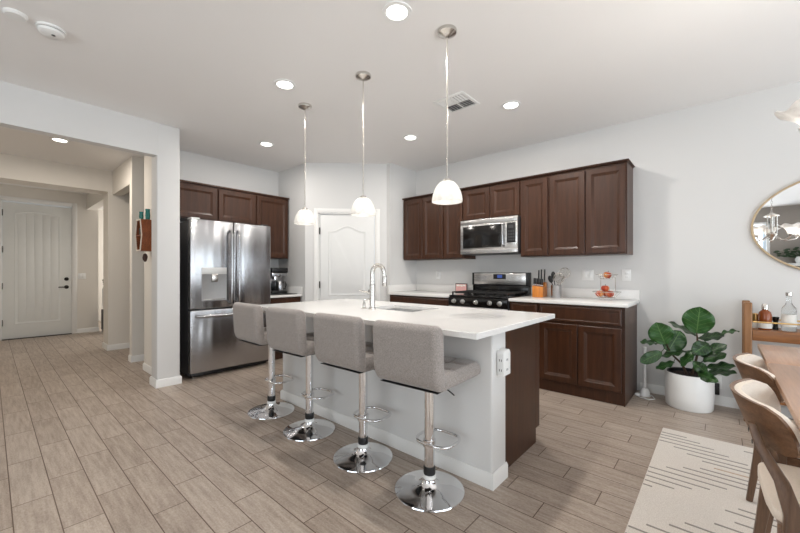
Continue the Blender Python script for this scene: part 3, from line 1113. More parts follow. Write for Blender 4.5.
sk = thing('sink', 'undermount stainless sink basin in the island countertop', 'sink', (0, 0, 0))
mb = MB()
r_ = lambda i, z: [(SX0 + i, SY0 + i, z), (SX1 - i, SY0 + i, z), (SX1 - i, SY1 - i, z), (SX0 + i, SY1 - i, z)]
mb.loops([r_(-0.015, IZ - 0.0325), r_(0.001, IZ - 0.0325), r_(0.004, IZ - 0.05), r_(0.012, IZ - 0.20), r_(0.035, IZ - 0.215)])
mb.build('basin', M['basin'], sk)
MB().lathe([(0.0, 0), (0.02, 0.001), (0.035, 0.004), (0.042, 0.003), (0.044, 0.0)], 20, c=(-1.95, 2.21, IZ - 0.2145)).build('drain', M['chrome'], sk)

fc = thing('kitchen_faucet', 'tall brushed nickel gooseneck faucet beside the island sink', 'faucet', (-2.055, 2.0, IZ))
MB().lathe([(0.0, 0.0), (0.028, 0.0), (0.028, 0.008), (0.022, 0.014), (0.021, 0.02), (0.021, 0.19), (0.019, 0.20), (0, 0.201)], 20).build('base', M['nickel'], fc)
pts = [(0, 0, 0.195), (0, 0, 0.285)]
for k in range(13):
    a = PI * k / 12
    pts.append((0.046 * (1 - math.cos(a)) * 0.75, 0.046 * (1 - math.cos(a)) * 0.66, 0.285 + 0.064 * math.sin(a)))
ex, ey = pts[-1][0], pts[-1][1]
MB().tube(pts + [(ex, ey, 0.262)], 0.0165, 14).build('spout', M['nickel'], fc)
MB().lathe([(0.0, 0), (0.017, 0.0), (0.020, 0.015), (0.019, 0.075), (0.0165, 0.085), (0.0, 0.086)], 18, c=(ex + 0.003, ey + 0.003, 0.182)).build('spray_head', M['nickel'], fc)
MB().tube([(-0.015, -0.01, 0.13), (-0.04, -0.028, 0.135), (-0.085, -0.06, 0.15)], [0.009, 0.007, 0.005], 10).build('handle', M['nickel'], fc)
sd = thing('soap_dispenser', 'short nickel soap pump just left of the faucet', 'soap dispenser', (-2.155, 2.005, IZ))
MB().lathe([(0.0, 0), (0.022, 0), (0.022, 0.006), (0.013, 0.012), (0.012, 0.045), (0.009, 0.05), (0.009, 0.075), (0, 0.076)], 18).build('base', M['nickel'], sd)
MB().tube([(0, 0, 0.07), (0.03, 0.02, 0.075), (0.07, 0.045, 0.065)], 0.007, 10).build('spout', M['nickel'], sd)

# multi-outlet tap on the island end wall
wt = thing('outlet_adapter', 'white multi-socket adapter plugged into the island end', 'outlet', (IX1 + 0.0005, 1.925, 0.685), R(90))
MB().box(-0.036, 0.036, -0.006, 0, -0.075, 0.075, 0.003).build('plate', M['white_plastic'], wt)
ad = MB().prism([(-0.045, -0.068), (0.045, -0.068), (0.045, 0.055), (0.03, 0.075), (-0.03, 0.075), (-0.045, 0.055)], -0.045, -0.0065, bev=0.004).build('adapter_body', M['white_plastic'], wt)
mb = MB()
for z in (-0.035, 0.02):
    for s in (-1, 1):
        mb.box(0.0455 * s - 0.001, 0.0455 * s + 0.001, -0.034, -0.031, z - 0.006, z + 0.006).box(0.0455 * s - 0.001, 0.0455 * s + 0.001, -0.022, -0.019, z - 0.006, z + 0.006)
    mb.box(-0.008, -0.005, -0.0462, -0.0445, z - 0.006, z + 0.006).box(0.005, 0.008, -0.0462, -0.0445, z - 0.006, z + 0.006)
mb.build('slot', M['black'], ad)


# ------------------------------------------------------------------ bar stools
def tufted(mb, w, d, th, nx=3, ny=3):
    """cushion: w (x), d (y), thickness th, top at z=0, tuft grooves"""
    t = bmesh.new()
    N = 30
    top = []
    for j in range(N + 1):
        row = []
        for i in range(N + 1):
            u, v = i / N, j / N
            x, y = (u - 0.5) * w, (v - 0.5) * d
            e = min(u, 1 - u) * w
            f = min(v, 1 - v) * d
            ed = 0.030
            z = 0.0
            for q in (e, f):
                if q < ed:
                    z -= 0.024 * (1 - math.sqrt(max(0, 1 - (1 - q / ed) ** 2)))
            gx = abs((u * nx) % 1.0 - 0.0)
            gx = min(gx, 1 - gx) * w / nx if 0.5 / nx < u < 1 - 0.5 / nx else 1
            gy = abs((v * ny) % 1.0)
            gy = min(gy, 1 - gy) * d / ny if 0.5 / ny < v < 1 - 0.5 / ny else 1
            fd = min(1.0, min(e, f) / 0.05)
            z -= fd * (0.009 * math.exp(-(gx / 0.012) ** 2) + 0.009 * math.exp(-(gy / 0.012) ** 2))
            row.append(t.verts.new((x, y, z)))
        top.append(row)
    for j in range(N):
        for i in range(N):
            t.faces.new((top[j][i], top[j][i + 1], top[j + 1][i + 1], top[j + 1][i]))
    edge = [top[0][i] for i in range(N + 1)] + [top[j][N] for j in range(1, N + 1)] + [top[N][i] for i in range(N - 1, -1, -1)] + [top[j][0] for j in range(N - 1, 0, -1)]
    prev = edge
    for (ins, z) in ((0.0, -th + 0.02), (0.004, -th + 0.008), (0.014, -th)):
        cur = []
        for vv in edge:
            x, y = vv.co.x, vv.co.y
            cur.append(t.verts.new((x * (1 - 2 * ins / w), y * (1 - 2 * ins / d), z)))
        n = len(cur)
        for k in range(n):
            t.faces.new((prev[k], prev[(k + 1) % n], cur[(k + 1) % n], cur[k]))
        prev = cur
    t.faces.new(prev)
    bmesh.ops.recalc_face_normals(t, faces=t.faces)
    return mb._add(t)


def make_stool():
    r = thing('bar_stool', '', 'bar stool', group='grey upholstered bar stools along the island')
    MB().lathe([(0.0, 0.0), (0.188, 0.0), (0.192, 0.004), (0.190, 0.009), (0.17, 0.013), (0.12, 0.020), (0.075, 0.030), (0.048, 0.046), (0.038, 0.060), (0.036, 0.070), (0.0, 0.071)], 56).build('base', M['chrome'], r)
    MB().lathe([(0.0, 0.0705), (0.036, 0.0705), (0.036, 0.085), (0.034, 0.09), (0.0, 0.091)], 28, c=(0, 0, 0.0012)).build('lower_ring', M['white_plastic'], r)
    MB().lathe([(0.0, 0.0925), (0.032, 0.0925), (0.033, 0.098), (0.033, 0.130), (0.031, 0.135), (0.0, 0.136)], 28).build('collar', M['black'], r)
    MB().lathe([(0.0, 0.1365), (0.028, 0.1365), (0.028, 0.595), (0.0, 0.596)], 28).build('post', M['chrome'], r)
    # footrest: rounded loop reaching towards the island
    pts = []
    for k in range(26):
        a = 2 * PI * k / 26
        cx, cy = math.cos(a), math.sin(a)
        x = 0.012 + 0.112 * (abs(cx) ** 0.62) * (1 if cx >= 0 else -1)
        y = 0.070 + 0.100 * (abs(cy) ** 0.75) * (1 if cy >= 0 else -1)
        pts.append((x, y, 0.262))
    f = MB().tube(pts, 0.0085, 10, closed=True).build('footrest', M['chrome'], r)
    MB().lathe([(0.0285, 0.242), (0.036, 0.244), (0.036, 0.280), (0.0285, 0.282)], 24).build('footrest_clamp', M['chrome'], f)
    MB().lathe([(0.0, 0.5965), (0.05, 0.597), (0.06, 0.602), (0.085, 0.612), (0.0, 0.6125)], 24).box(-0.18, 0.18, -0.203, 0.17, 0.614, 0.6175, 0.0015).build('seat_plate', M['black'], r)
    MB().tube([(0.0, 0.03, 0.592), (0.03, 0.035, 0.586), (0.09, 0.05, 0.552), (0.125, 0.055, 0.530)], 0.0038, 8).build('height_lever', M['black'], r)
    mb = MB()
    tufted(mb, 0.405, 0.40, 0.083)
    mb.build('seat', M['tweed'], r, loc=(0, 0.01, 0.702))
    # backrest: bent slab, leaning back slightly, lower corners rounded
    mb = MB()
    t = bmesh.new()
    N = 16
    wB, z0, z1, th = 0.412, 0.622, 0.942, 0.074
    prof = []
    nseg = 14

    def outline(sx):
        p = []
        return p
    # cross-section in (y, z) walked around, with rounded top and rounded bottom
    cs = []
    rt = th / 2
    yb = -0.200
    for k in range(9):
        a = PI + PI * k / 8 * -1
        cs.append((yb + rt * 0.0 + rt * math.cos(a) - 0.012, z1 - rt + rt * math.sin(a)))
    cs = [(yb - rt - 0.016 + 0.0, z1 - rt)] + [(yb - 0.016 + rt * math.cos(PI - PI * k / 10), z1 - rt + rt * math.sin(PI - PI * k / 10)) for k in range(1, 10)]
    cs += [(yb + rt - 0.010, z1 - rt), (yb + rt - 0.004, z1 - 0.12), (yb + rt, z0 + 0.09), (yb + rt + 0.004, z0 + 0.05), (yb + rt + 0.01, z0 + 0.01)]
    cs += [(yb + 0.03, z0 - 0.004), (yb + 0.010, z0), (yb - 0.014, z0 + 0.012), (yb - 0.030, z0 + 0.036), (yb - rt - 0.003, z0 + 0.07), (yb - rt - 0.008, z0 + 0.15)]
    cy = sum(p[0] for p in cs) / len(cs)
    cz = sum(p[1] for p in cs) / len(cs)
    rings = []
    rad = 0.030
    xs = []
    for k in range(7):
        a = PI / 2 * k / 6
        xs.append((-wB / 2 + rad * (1 - math.sin(a)), 1 - 0.0 - (1 - math.cos(PI / 2 - a)) * 0 - (1 - math.sin(a)) * 0.0, rad * (1 - math.sin(a))))
    st = []
    for k in range(6):
        a = PI / 2 * k / 5
        st.append((-wB / 2 + rad * (1 - math.sin(a)), rad * (1 - math.cos(PI / 2 - a))))
    # x position and inset of the section there
    secs = []
    for k in range(6):
        a = PI / 2 * k / 5
        secs.append((-wB / 2 + rad * (1 - math.cos(a)), rad * (1 - math.sin(a))))
    secs += [(-wB / 4, 0), (0, 0), (wB / 4, 0)] + [(-x, i) for x, i in reversed(secs)]
    for x, ins in secs:
        ring_ = []
        for (y, z) in cs:
            hy, hz = 0.037, (z1 - z0) / 2
            yy = cy + (y - cy) * (1 - ins * 0.75 / hy)
            zz = cz + (z - cz) * (1 - ins * 0.9 / hz)
            ring_.append(t.verts.new((x, yy, zz)))
        rings.append(ring_)
    n = len(cs)
    for a, b in zip(rings, rings[1:]):
        for k in range(n):
            t.faces.new((a[k], a[(k + 1) % n], b[(k + 1) % n], b[k]))
    t.faces.new(rings[0])
    t.faces.new(list(reversed(rings[-1])))
    bmesh.ops.recalc_face_normals(t, faces=t.faces)
    mb._add(t)
    mb.build('backrest', M['tweed'], r, smooth=60)
    return r


stool = make_stool()
SL = ['grey tweed bar stool nearest the dark island end panel', 'grey tweed bar stool second from the dark island end panel',
      'grey tweed bar stool third from the dark island end panel', 'grey tweed bar stool closest to the refrigerator']
for i, (x, y, a) in enumerate(((-1.195, 1.60, 3), (-1.728, 1.60, 1), (-2.328, 1.605, 2), (-2.895, 1.61, -1))):
    o = stool if i == 0 else copy_tree(stool)
    o.location = (x, y, 0)
    o.rotation_euler = (0, 0, R(a))
    o['label'] = SL[i]


# ------------------------------------------------------------------ pendants
def make_pendant():
    r = thing('pendant_light', '', 'pendant light', group='pendants over the island')
    MB().lathe([(0.0, 0.0), (0.060, 0.0), (0.062, -0.006), (0.058, -0.020), (0.030, -0.034), (0.012, -0.042), (0.0, -0.043)], 32).build('canopy', M['nickel'], r)
    rod = MB().cyl((0, 0, -0.043), (0, 0, -0.945), 0.0045, n=10)
    rod.cyl((0, 0, -0.445), (0, 0, -0.475), 0.0065, n=10)
    rod.build('rod', M['nickel'], r)
    MB().lathe([(0.0, -0.945), (0.010, -0.946), (0.022, -0.952), (0.024, -0.975), (0.030, -0.982), (0.0, -0.983)], 24).build('cap', M['nickel'], r)
    prof = []
    for k in range(15):
        a = k / 14
        prof.append((0.026 + 0.072 * math.sin(a * PI / 2 * 0.98) ** 0.95, -0.966 - 0.132 * (1 - math.cos(a * PI / 2)) ** 0.85))
    inner = [(q[0] - 0.004, q[1] - 0.001) for q in reversed(prof)]
    MB().lathe(prof + inner, 40).build('lamp_shade', M['alabaster'], r)
    MB().sphere((0, 0, -1.040), 0.030, sz=1.15).build('bulb', M['bulb'], r)
    return r


pend = make_pendant()
PN = ['alabaster glass pendant light hanging nearest the range end of island', 'alabaster glass pendant light in the middle over island', 'alabaster glass pendant light hanging nearest the refrigerator']
PPOS = [(-1.308, 1.940), (-2.097, 1.942), (-2.885, 1.940)]
for i, (x, y) in enumerate(PPOS):
    o = pend if i == 0 else copy_tree(pend)
    o.location = (x, y, H)
    o['label'] = PN[i]
    l = bpy.data.lights.new('pendant_bulb_light', 'POINT')
    l.energy = 0.35
    l.color = (1.0, 0.94, 0.85)
    l.shadow_soft_size = 0.04
    lo = bpy.data.objects.new('pendant_bulb_light', l)
    COL.objects.link(lo)
    lo.location = (x, y, H - 1.082)


# ------------------------------------------------------------------ recessed lights
def make_can():
    r = thing('recessed_light', '', 'ceiling light', group='recessed ceiling lights')
    MB().lathe([(0.062, -0.004), (0.066, -0.007), (0.088, -0.006), (0.090, 0.0)], 40).build('trim_ring', M['white_plastic'], r)
    MB().lathe([(0.0, -0.0045), (0.0625, -0.0045)], 40).build('lens', M['lens'], r)
    return r


can = make_can()
CANS = [(-1.439, 1.605, 'recessed ceiling light above the nearest bar stool'), (-2.687, 1.614, 'recessed ceiling light above the far bar stools'),
        (-4.101, 2.216, 'recessed ceiling light in front of the refrigerator'), (-1.448, 3.195, 'recessed ceiling light just right of the ceiling vent'),
        (-2.662, 3.202, 'recessed ceiling light between island pendant and the pantry wall'), (-5.789, 0.551, 'recessed ceiling light inside the entry hall')]
for i, (x, y, lb) in enumerate(CANS):
    o = can if i == 0 else copy_tree(can)
    o.location = (x, y, H)
    o['label'] = lb
    a = area('downlight', (x, y, H - 0.012), (0, 0, 0), 0.12, 0.12, (18, 11, 14, 20, 11)[i] if i < 5 else 22, (1.0, 0.95, 0.89) if i < 5 else (1.0, 0.90, 0.78), 'DISK')
    a.data.spread = R(178)

# ceiling vent
vt = thing('ceiling_vent', 'white square ceiling air vent with louvres', 'vent', (-1.80, 2.822, H))
mb = MB()
q = 0.155
mb.box(-q, q, -q, -q + 0.03, -0.008, 0, 0.002).box(-q, q, q - 0.03, q, -0.008, 0, 0.002).box(-q, -q + 0.03, -q + 0.03, q - 0.03, -0.008, 0, 0.002).box(q - 0.03, q, -q + 0.03, q - 0.03, -0.008, 0, 0.002)
mb.box(-0.006, 0.006, -q + 0.03, q - 0.03, -0.008, 0, 0.001).box(-q + 0.03, q - 0.03, -0.006, 0.006, -0.008, 0, 0.001)
mb.build('frame', M['white_plastic'], vt)
MB().box(-q + 0.028, q - 0.028, -q + 0.028, q - 0.028, -0.0012, -0.0002).build('duct', M['black_side'], vt)
mb = MB()
for sx in (-1, 1):
    for sy in (-1, 1):
        for k in range(4):
            c = 0.022 + k * 0.029
            rot = Matrix.Translation((sx * 0.0655, sy * c, -0.006)) if sx * sy > 0 else Matrix.Translation((sx * c, sy * 0.0655, -0.006))
            tilt = Matrix.Rotation(R(38) * (1 if sy > 0 else -1), 4, 'X') if sx * sy > 0 else Matrix.Rotation(R(38) * (-1 if sx > 0 else 1), 4, 'Y')
            if sx * sy > 0:
                mb.box(-0.058, 0.058, -0.0085, 0.0085, -0.0008, 0.0008, mat=rot @ tilt)
            else:
                mb.box(-0.0085, 0.0085, -0.058, 0.058, -0.0008, 0.0008, mat=rot @ tilt)
mb.build('louvre', M['white_plastic'], vt)

sm = thing('smoke_detector', 'white round smoke detector with dark slot on ceiling', 'smoke detector', (-3.19, 0.262, H))
MB().lathe([(0.0, 0.0), (0.072, 0.0), (0.072, -0.012), (0.066, -0.014), (0.0, -0.0145)], 36).build('base', M['white_plastic'], sm)
MB().lathe([(0.0, -0.0148), (0.062, -0.0148), (0.062, -0.017), (0.0, -0.0172)], 36).build('gap', M['black_side'], sm)
MB().lathe([(0.0, -0.0174), (0.064, -0.0174), (0.062, -0.032), (0.05, -0.040), (0.0, -0.041)], 36).build('cover', M['white_plastic'], sm)
MB().lathe([(0.0, -0.0412), (0.010, -0.0412), (0.010, -0.043), (0.0, -0.0432)], 16, c=(0.012, 0.01, 0)).build('button', M['black_side'], sm)
dt = MB().lathe([(0.0, 0.0), (0.055, 0.0), (0.055, -0.008), (0.045, -0.018), (0.0, -0.020)], 32).build('ceiling_cover_plate', M['white_plastic'], loc=(-3.165, 0.105, H))
tag(dt, 'small plain white disc on ceiling beside the smoke detector', 'cover plate')

# ------------------------------------------------------------------ things on the range counter
ps = thing('pink_sign', 'small framed pink print standing left of the range', 'sign', (-2.60, 4.20, ZC), R(3))
MB().box(-0.088, 0.088, -0.012, 0.0, 0.0, 0.132, 0.002).box(-0.02, 0.02, 0.0, 0.05, 0, 0.006).build('frame', M['bronze'], ps)
MB().box(-0.079, 0.079, -0.0135, -0.0122, 0.009, 0.123).build('print', M['pink'], ps)
mb = MB()
for (x0, x1, z0, z1) in ((-0.070, -0.034, 0.094, 0.116), (-0.028, -0.006, 0.094, 0.114), (0.0, 0.022, 0.090, 0.114), (0.030, 0.064, 0.096, 0.116), (-0.030, 0.030, 0.020, 0.026)):
    mb.box(x0, x1, -0.0142, -0.0136, z0, z1)
mb.build('lettering', M['label'], ps)

kb = thing('knife_block', 'honey oak knife block beside the range', 'knife block', (-1.545, 4.15, ZC), R(6))
MB().prism([(-0.06, 0.0), (0.055, 0.0), (0.055, 0.115), (-0.06, 0.13)], -0.06, 0.06, bev=0.004).build('front_block', M['orange_wood'], kb)
MB().box(-0.058, 0.053, 0.0605, 0.15, 0.0, 0.165, 0.004).build('rear_block', M['orange_wood'], kb)


def knife(x, y, z, ln, tilt, label, rz=0):
    r = thing('kitchen_knife', label, 'knife', (kb.location.x + x, kb.location.y + y, ZC + z), R(6), 'knives in the oak block')
    mt = Matrix.Rotation(R(tilt), 4, 'X')
    MB().box(-0.007, 0.007, -0.010, 0.010, 0.016, ln, 0.004, mat=mt).build('handle', M['black'], r)
    MB().box(-0.0075, 0.0075, -0.0105, 0.0105, 0.0, 0.0155, 0.002, mat=mt).build('bolster', M['steel'], r)


for k in range(6):
    knife(-0.048 + k * 0.0185, -0.02, 0.132 - k * 0.002, 0.085, -4, 'black-handled steak knife in the front row of the block')
for k, (x, ln) in enumerate(((-0.042, 0.14), (-0.012, 0.15), (0.026, 0.15))):
    knife(x, 0.10, 0.166, ln, -6, ('black-handled knife at rear of block, closest to range', 'black-handled knife at rear middle of the block', 'black-handled knife at rear of block, closest to crock')[k])

ut = thing('utensil_crock', 'round stainless utensil crock right of knife block', 'crock', (-1.355, 4.15, ZC))
MB().lathe([(0.0, 0.0), (0.052, 0.0), (0.053, 0.004), (0.053, 0.136), (0.055, 0.140), (0.051, 0.140), (0.049, 0.006), (0.0, 0.005)], 32).build('body', M['steel'], ut)


def utensil(kind, label, lean, mat, hl):
    x, y, z = ut.location
    r = thing('cooking_spoon' if kind == 'spoon' else 'skimmer', label, 'utensil', (x, y, z + 0.006), 0, 'utensils in the crock')
    lx, ly = lean
    top = Vector((lx, ly, hl))
    bot = Vector((-lx * 0.12, -ly * 0.12, 0.0))
    MB().tube([bot, bot.lerp(top, 0.5), top], [0.005, 0.006, 0.006], 8).build('handle', mat, r)
    d = (top - bot).normalized()
    xa = Vector((0, 1, 0)).cross(d).normalized()
    ya = d.cross(xa)
    rot = Matrix(((xa.x, ya.x, d.x, 0), (xa.y, ya.y, d.y, 0), (xa.z, ya.z, d.z, 0), (0, 0, 0, 1)))
    if kind == 'spoon':
        mb = MB()
        mb.sphere((0, 0, 0), 1.0, 0.026, 0.010, 0.042, 18)
        bmesh.ops.transform(mb.bm, matrix=Matrix.Translation(top + d * 0.03) @ rot, verts=mb.bm.verts)
        mb.build('bowl', mat, r)
    else:
        mb = MB()
        mb.tube([(0.056 * math.cos(a * PI / 12), 0.0, 0.056 * math.sin(a * PI / 12)) for a in range(24)], 0.004, 8, closed=True)
        for q in range(-3, 4):
            ww = math.sqrt(max(0.0001, 0.055 ** 2 - (q * 0.014) ** 2))
            mb.cyl((q * 0.014, 0, -ww), (q * 0.014, 0, ww), 0.002, n=6).cyl((-ww, 0, q * 0.014), (ww, 0, q * 0.014), 0.002, n=6)
        bmesh.ops.transform(mb.bm, matrix=Matrix.Translation(top + d * 0.055) @ rot, verts=mb.bm.verts)
        mb.build('bowl', mat, r)
    return r


utensil('spoon', 'black cooking spoon leaning left in the steel crock', (-0.045, -0.02), M['black'], 0.17)
utensil('spoon', 'taller black ladle in the steel crock', (-0.035, 0.025), M['black'], 0.215)
utensil('skimmer', 'wire skimmer leaning low to the right in steel crock', (0.030, -0.025), M['nickel'], 0.160)
utensil('skimmer', 'wire skimmer standing tallest in the steel crock', (0.062, 0.02), M['nickel'], 0.215)

# fruit stand
fs = thing('fruit_stand', 'two-tier wire fruit stand on the range counter', 'fruit stand', (-0.85, 4.10, ZC))


def wire_bowl(parent, z, r1, r0, hgt):
    mb = MB()
    circ = lambda r, zz: [(r * math.cos(2 * PI * k / 28), r * math.sin(2 * PI * k / 28), zz) for k in range(28)]
    mb.tube(circ(r1, z + hgt), 0.0028, 8, closed=True)
    mb.tube(circ(r0, z), 0.0022, 8, closed=True)
    mb.tube(circ(r0 * 0.45, z), 0.0018, 6, closed=True)
    for k in range(14):
        a = 2 * PI * k / 14
        mb.tube([(0.02 * math.cos(a), 0.02 * math.sin(a), z), (r0 * math.cos(a), r0 * math.sin(a), z), (r1 * math.cos(a), r1 * math.sin(a), z + hgt)], 0.0014, 6)
    mb.build('wire_bowl', M['nickel'], parent)


wire_bowl(fs, 0.028, 0.125, 0.072, 0.058)
wire_bowl(fs, 0.215, 0.098, 0.050, 0.045)
mb = MB()
mb.tube([(-0.066, 0.07, 0.086), (-0.066, 0.05, 0.235), (-0.07, 0.04, 0.26)], 0.0028, 8).tube([(0.066, 0.07, 0.086), (0.066, 0.05, 0.235), (0.07, 0.04, 0.26)], 0.0028, 8)
mb.build('upright', M['nickel'], fs)
mb = MB()
for a in (0.6, 2.2, 3.8, 5.4):
    mb.tube([(0.07 * math.cos(a), 0.07 * math.sin(a), 0.028), (0.078 * math.cos(a), 0.078 * math.sin(a), 0.003), (0.09 * math.cos(a), 0.09 * math.sin(a), 0.003)], 0.0025, 8)
mb.build('foot', M['nickel'], fs)


def make_apple():
    r = thing('apple', '', 'apple', group='apples in the wire fruit stand')
    prof = []
    for k in range(17):
        a = -PI / 2 + PI * k / 16
        rr = 0.038 * math.cos(a) * (1.0 + 0.06 * math.sin(a))
        z = 0.033 * math.sin(a) + 0.036
        if k >= 14:
            z -= 0.006 * (k - 13) / 3
        if k <= 2:
            z += 0.003 * (3 - k) / 3
        prof.append((max(rr, 0.0), z))
    MB().lathe(prof, 24).build('flesh', M['apple'], r)
    MB().tube([(0, 0, 0.058), (0.002, 0, 0.070), (0.006, 0, 0.080)], 0.0018, 6).build('stem', M['bark'], r)
    return r


ap = make_apple()
APS = [((-0.055, -0.035, 0.030), 20, 'red and yellow apple at left in the lower wire bowl'), ((0.035, -0.04, 0.030), 110, 'red apple at right in the lower wire bowl'),
       ((-0.005, 0.038, 0.030), 200, 'red apple at the back of lower wire bowl'), ((0.0, -0.005, 0.218), 300, 'single apple in the upper wire bowl'), ((-0.012, -0.012, 0.083), 60, 'red apple heaped on top in the lower wire bowl')]
for i, (p, a, lb) in enumerate(APS):
    o = ap if i == 0 else copy_tree(ap)
    o.location = (fs.location.x + p[0], fs.location.y + p[1], ZC + p[2])
    o.rotation_euler = (R(12 * (i % 3) - 10), R(8 * (i % 2)), R(a))
    o['label'] = lb

# ------------------------------------------------------------------ white post with cord beside the cabinet end
wp = thing('cord_post', 'slim white upright post with power cord beside cabinet end', 'post', (-0.545, 4.20, 0))
MB().lathe([(0.0, 0.0), (0.048, 0.0), (0.050, 0.006), (0.045, 0.02), (0.035, 0.06), (0.022, 0.075), (0.0, 0.076)], 24).build('base', M['white_plastic'], wp)
MB().lathe([(0.0, 0.0765), (0.014, 0.0765), (0.014, 0.43), (0.018, 0.44), (0.018, 0.47), (0.0, 0.475)], 16).build('pole', M['white_plastic'], wp)
MB().tube([(-0.045, -0.01, 0.010), (-0.055, -0.05, 0.006), (-0.02, -0.10, 0.006), (0.05, -0.12, 0.006), (0.09, -0.07, 0.006), (0.07, -0.01, 0.006), (0.052, 0.02, 0.010)], 0.005, 8).build('cord', M['white_plastic'], wp)
MB().sphere((-0.05, -0.065, 0.018), 0.016, 1.5, 1.0, 0.9).build('plug', M['white_plastic'], wp)

# ------------------------------------------------------------------ potted fiddle leaf fig
pp = thing('potted_plant', 'fiddle leaf fig in a white cylinder planter', 'plant', (-0.205, 4.125, 0))
MB().lathe([(0.0, 0.0), (0.160, 0.0), (0.168, 0.010), (0.174, 0.10), (0.174, 0.296), (0.171, 0.304), (0.163, 0.304), (0.161, 0.25), (0.0, 0.249)], 56).build('pot', M['pot'], pp)
MB().lathe([(0.0, 0.288), (0.12, 0.284), (0.1605, 0.276), (0.1605, 0.2515), (0.0, 0.2512)], 40).build('soil', M['soil'], pp)
MB().lathe([(0.151, 0.275), (0.1595, 0.277), (0.1595, 0.308), (0.155, 0.310), (0.150, 0.308)], 40).build('inner_pot_rim', M['black'], pp)
mb = MB()
off = Vector(pp.location)
sub = lambda p: tuple(Vector(p) - off)
mb.tube([sub((-0.215, 4.12, 0.27)), sub((-0.25, 4.11, 0.37)), sub((-0.32, 4.08, 0.45)), sub((-0.355, 4.05, 0.53)), sub((-0.36, 4.03, 0.57))], [0.011, 0.010, 0.008, 0.006, 0.004], 8)
mb.tube([sub((-0.19, 4.13, 0.27)), sub((-0.165, 4.10, 0.37)), sub((-0.142, 4.10, 0.50)), sub((-0.146, 4.10, 0.62)), sub((-0.151, 4.10, 0.67))], [0.011, 0.010, 0.009, 0.007, 0.005], 8)
mb.tube([sub((-0.17, 4.11, 0.36)), sub((-0.12, 4.08, 0.40)), sub((-0.085, 4.07, 0.40))], [0.007, 0.006, 0.004], 8)
mb.build('stem', M['bark'], pp)
LEAVES = [((-0.151, 4.1, 0.656), (-0.127, 4.06, 0.9), 0.251), ((-0.366, 4.02, 0.548), (-0.43, 3.98, 0.744), 0.212),
          ((-0.351, 4.06, 0.474), (-0.263, 4.1, 0.671), 0.198), ((-0.072, 4.05, 0.592), (-0.167, 3.92, 0.507), 0.137),
          ((-0.432, 4.06, 0.54), (-0.555, 4.0, 0.548), 0.053), ((-0.389, 4.0, 0.478), (-0.543, 3.92, 0.374), 0.114),
          ((-0.301, 4.05, 0.392), (-0.43, 3.98, 0.32), 0.069), ((-0.158, 4.12, 0.63), (-0.36, 4.16, 0.734), 0.045),
          ((-0.135, 4.12, 0.608), (0.031, 4.2, 0.652), 0.081), ((-0.002, 4.16, 0.662), (0.125, 4.2, 0.699), 0.035),
          ((-0.121, 4.02, 0.479), (0.045, 4.0, 0.6), 0.101), ((-0.111, 4.08, 0.427), (0.046, 4.06, 0.515), 0.085),
          ((-0.088, 4.06, 0.376), (0.099, 4.0, 0.43), 0.075), ((-0.078, 4.08, 0.331), (0.108, 4.02, 0.372), 0.064),
          ((-0.081, 3.96, 0.351), (-0.166, 3.9, 0.449), 0.101), ((-0.135, 3.95, 0.343), (-0.012, 3.84, 0.326), 0.094),
          ((-0.151, 4.08, 0.514), (-0.255, 4.03, 0.371), 0.081), ((-0.22, 4.08, 0.499), (-0.389, 4.0, 0.436), 0.066)]
EYE = Vector((-0.1, 0.2, 1.3))


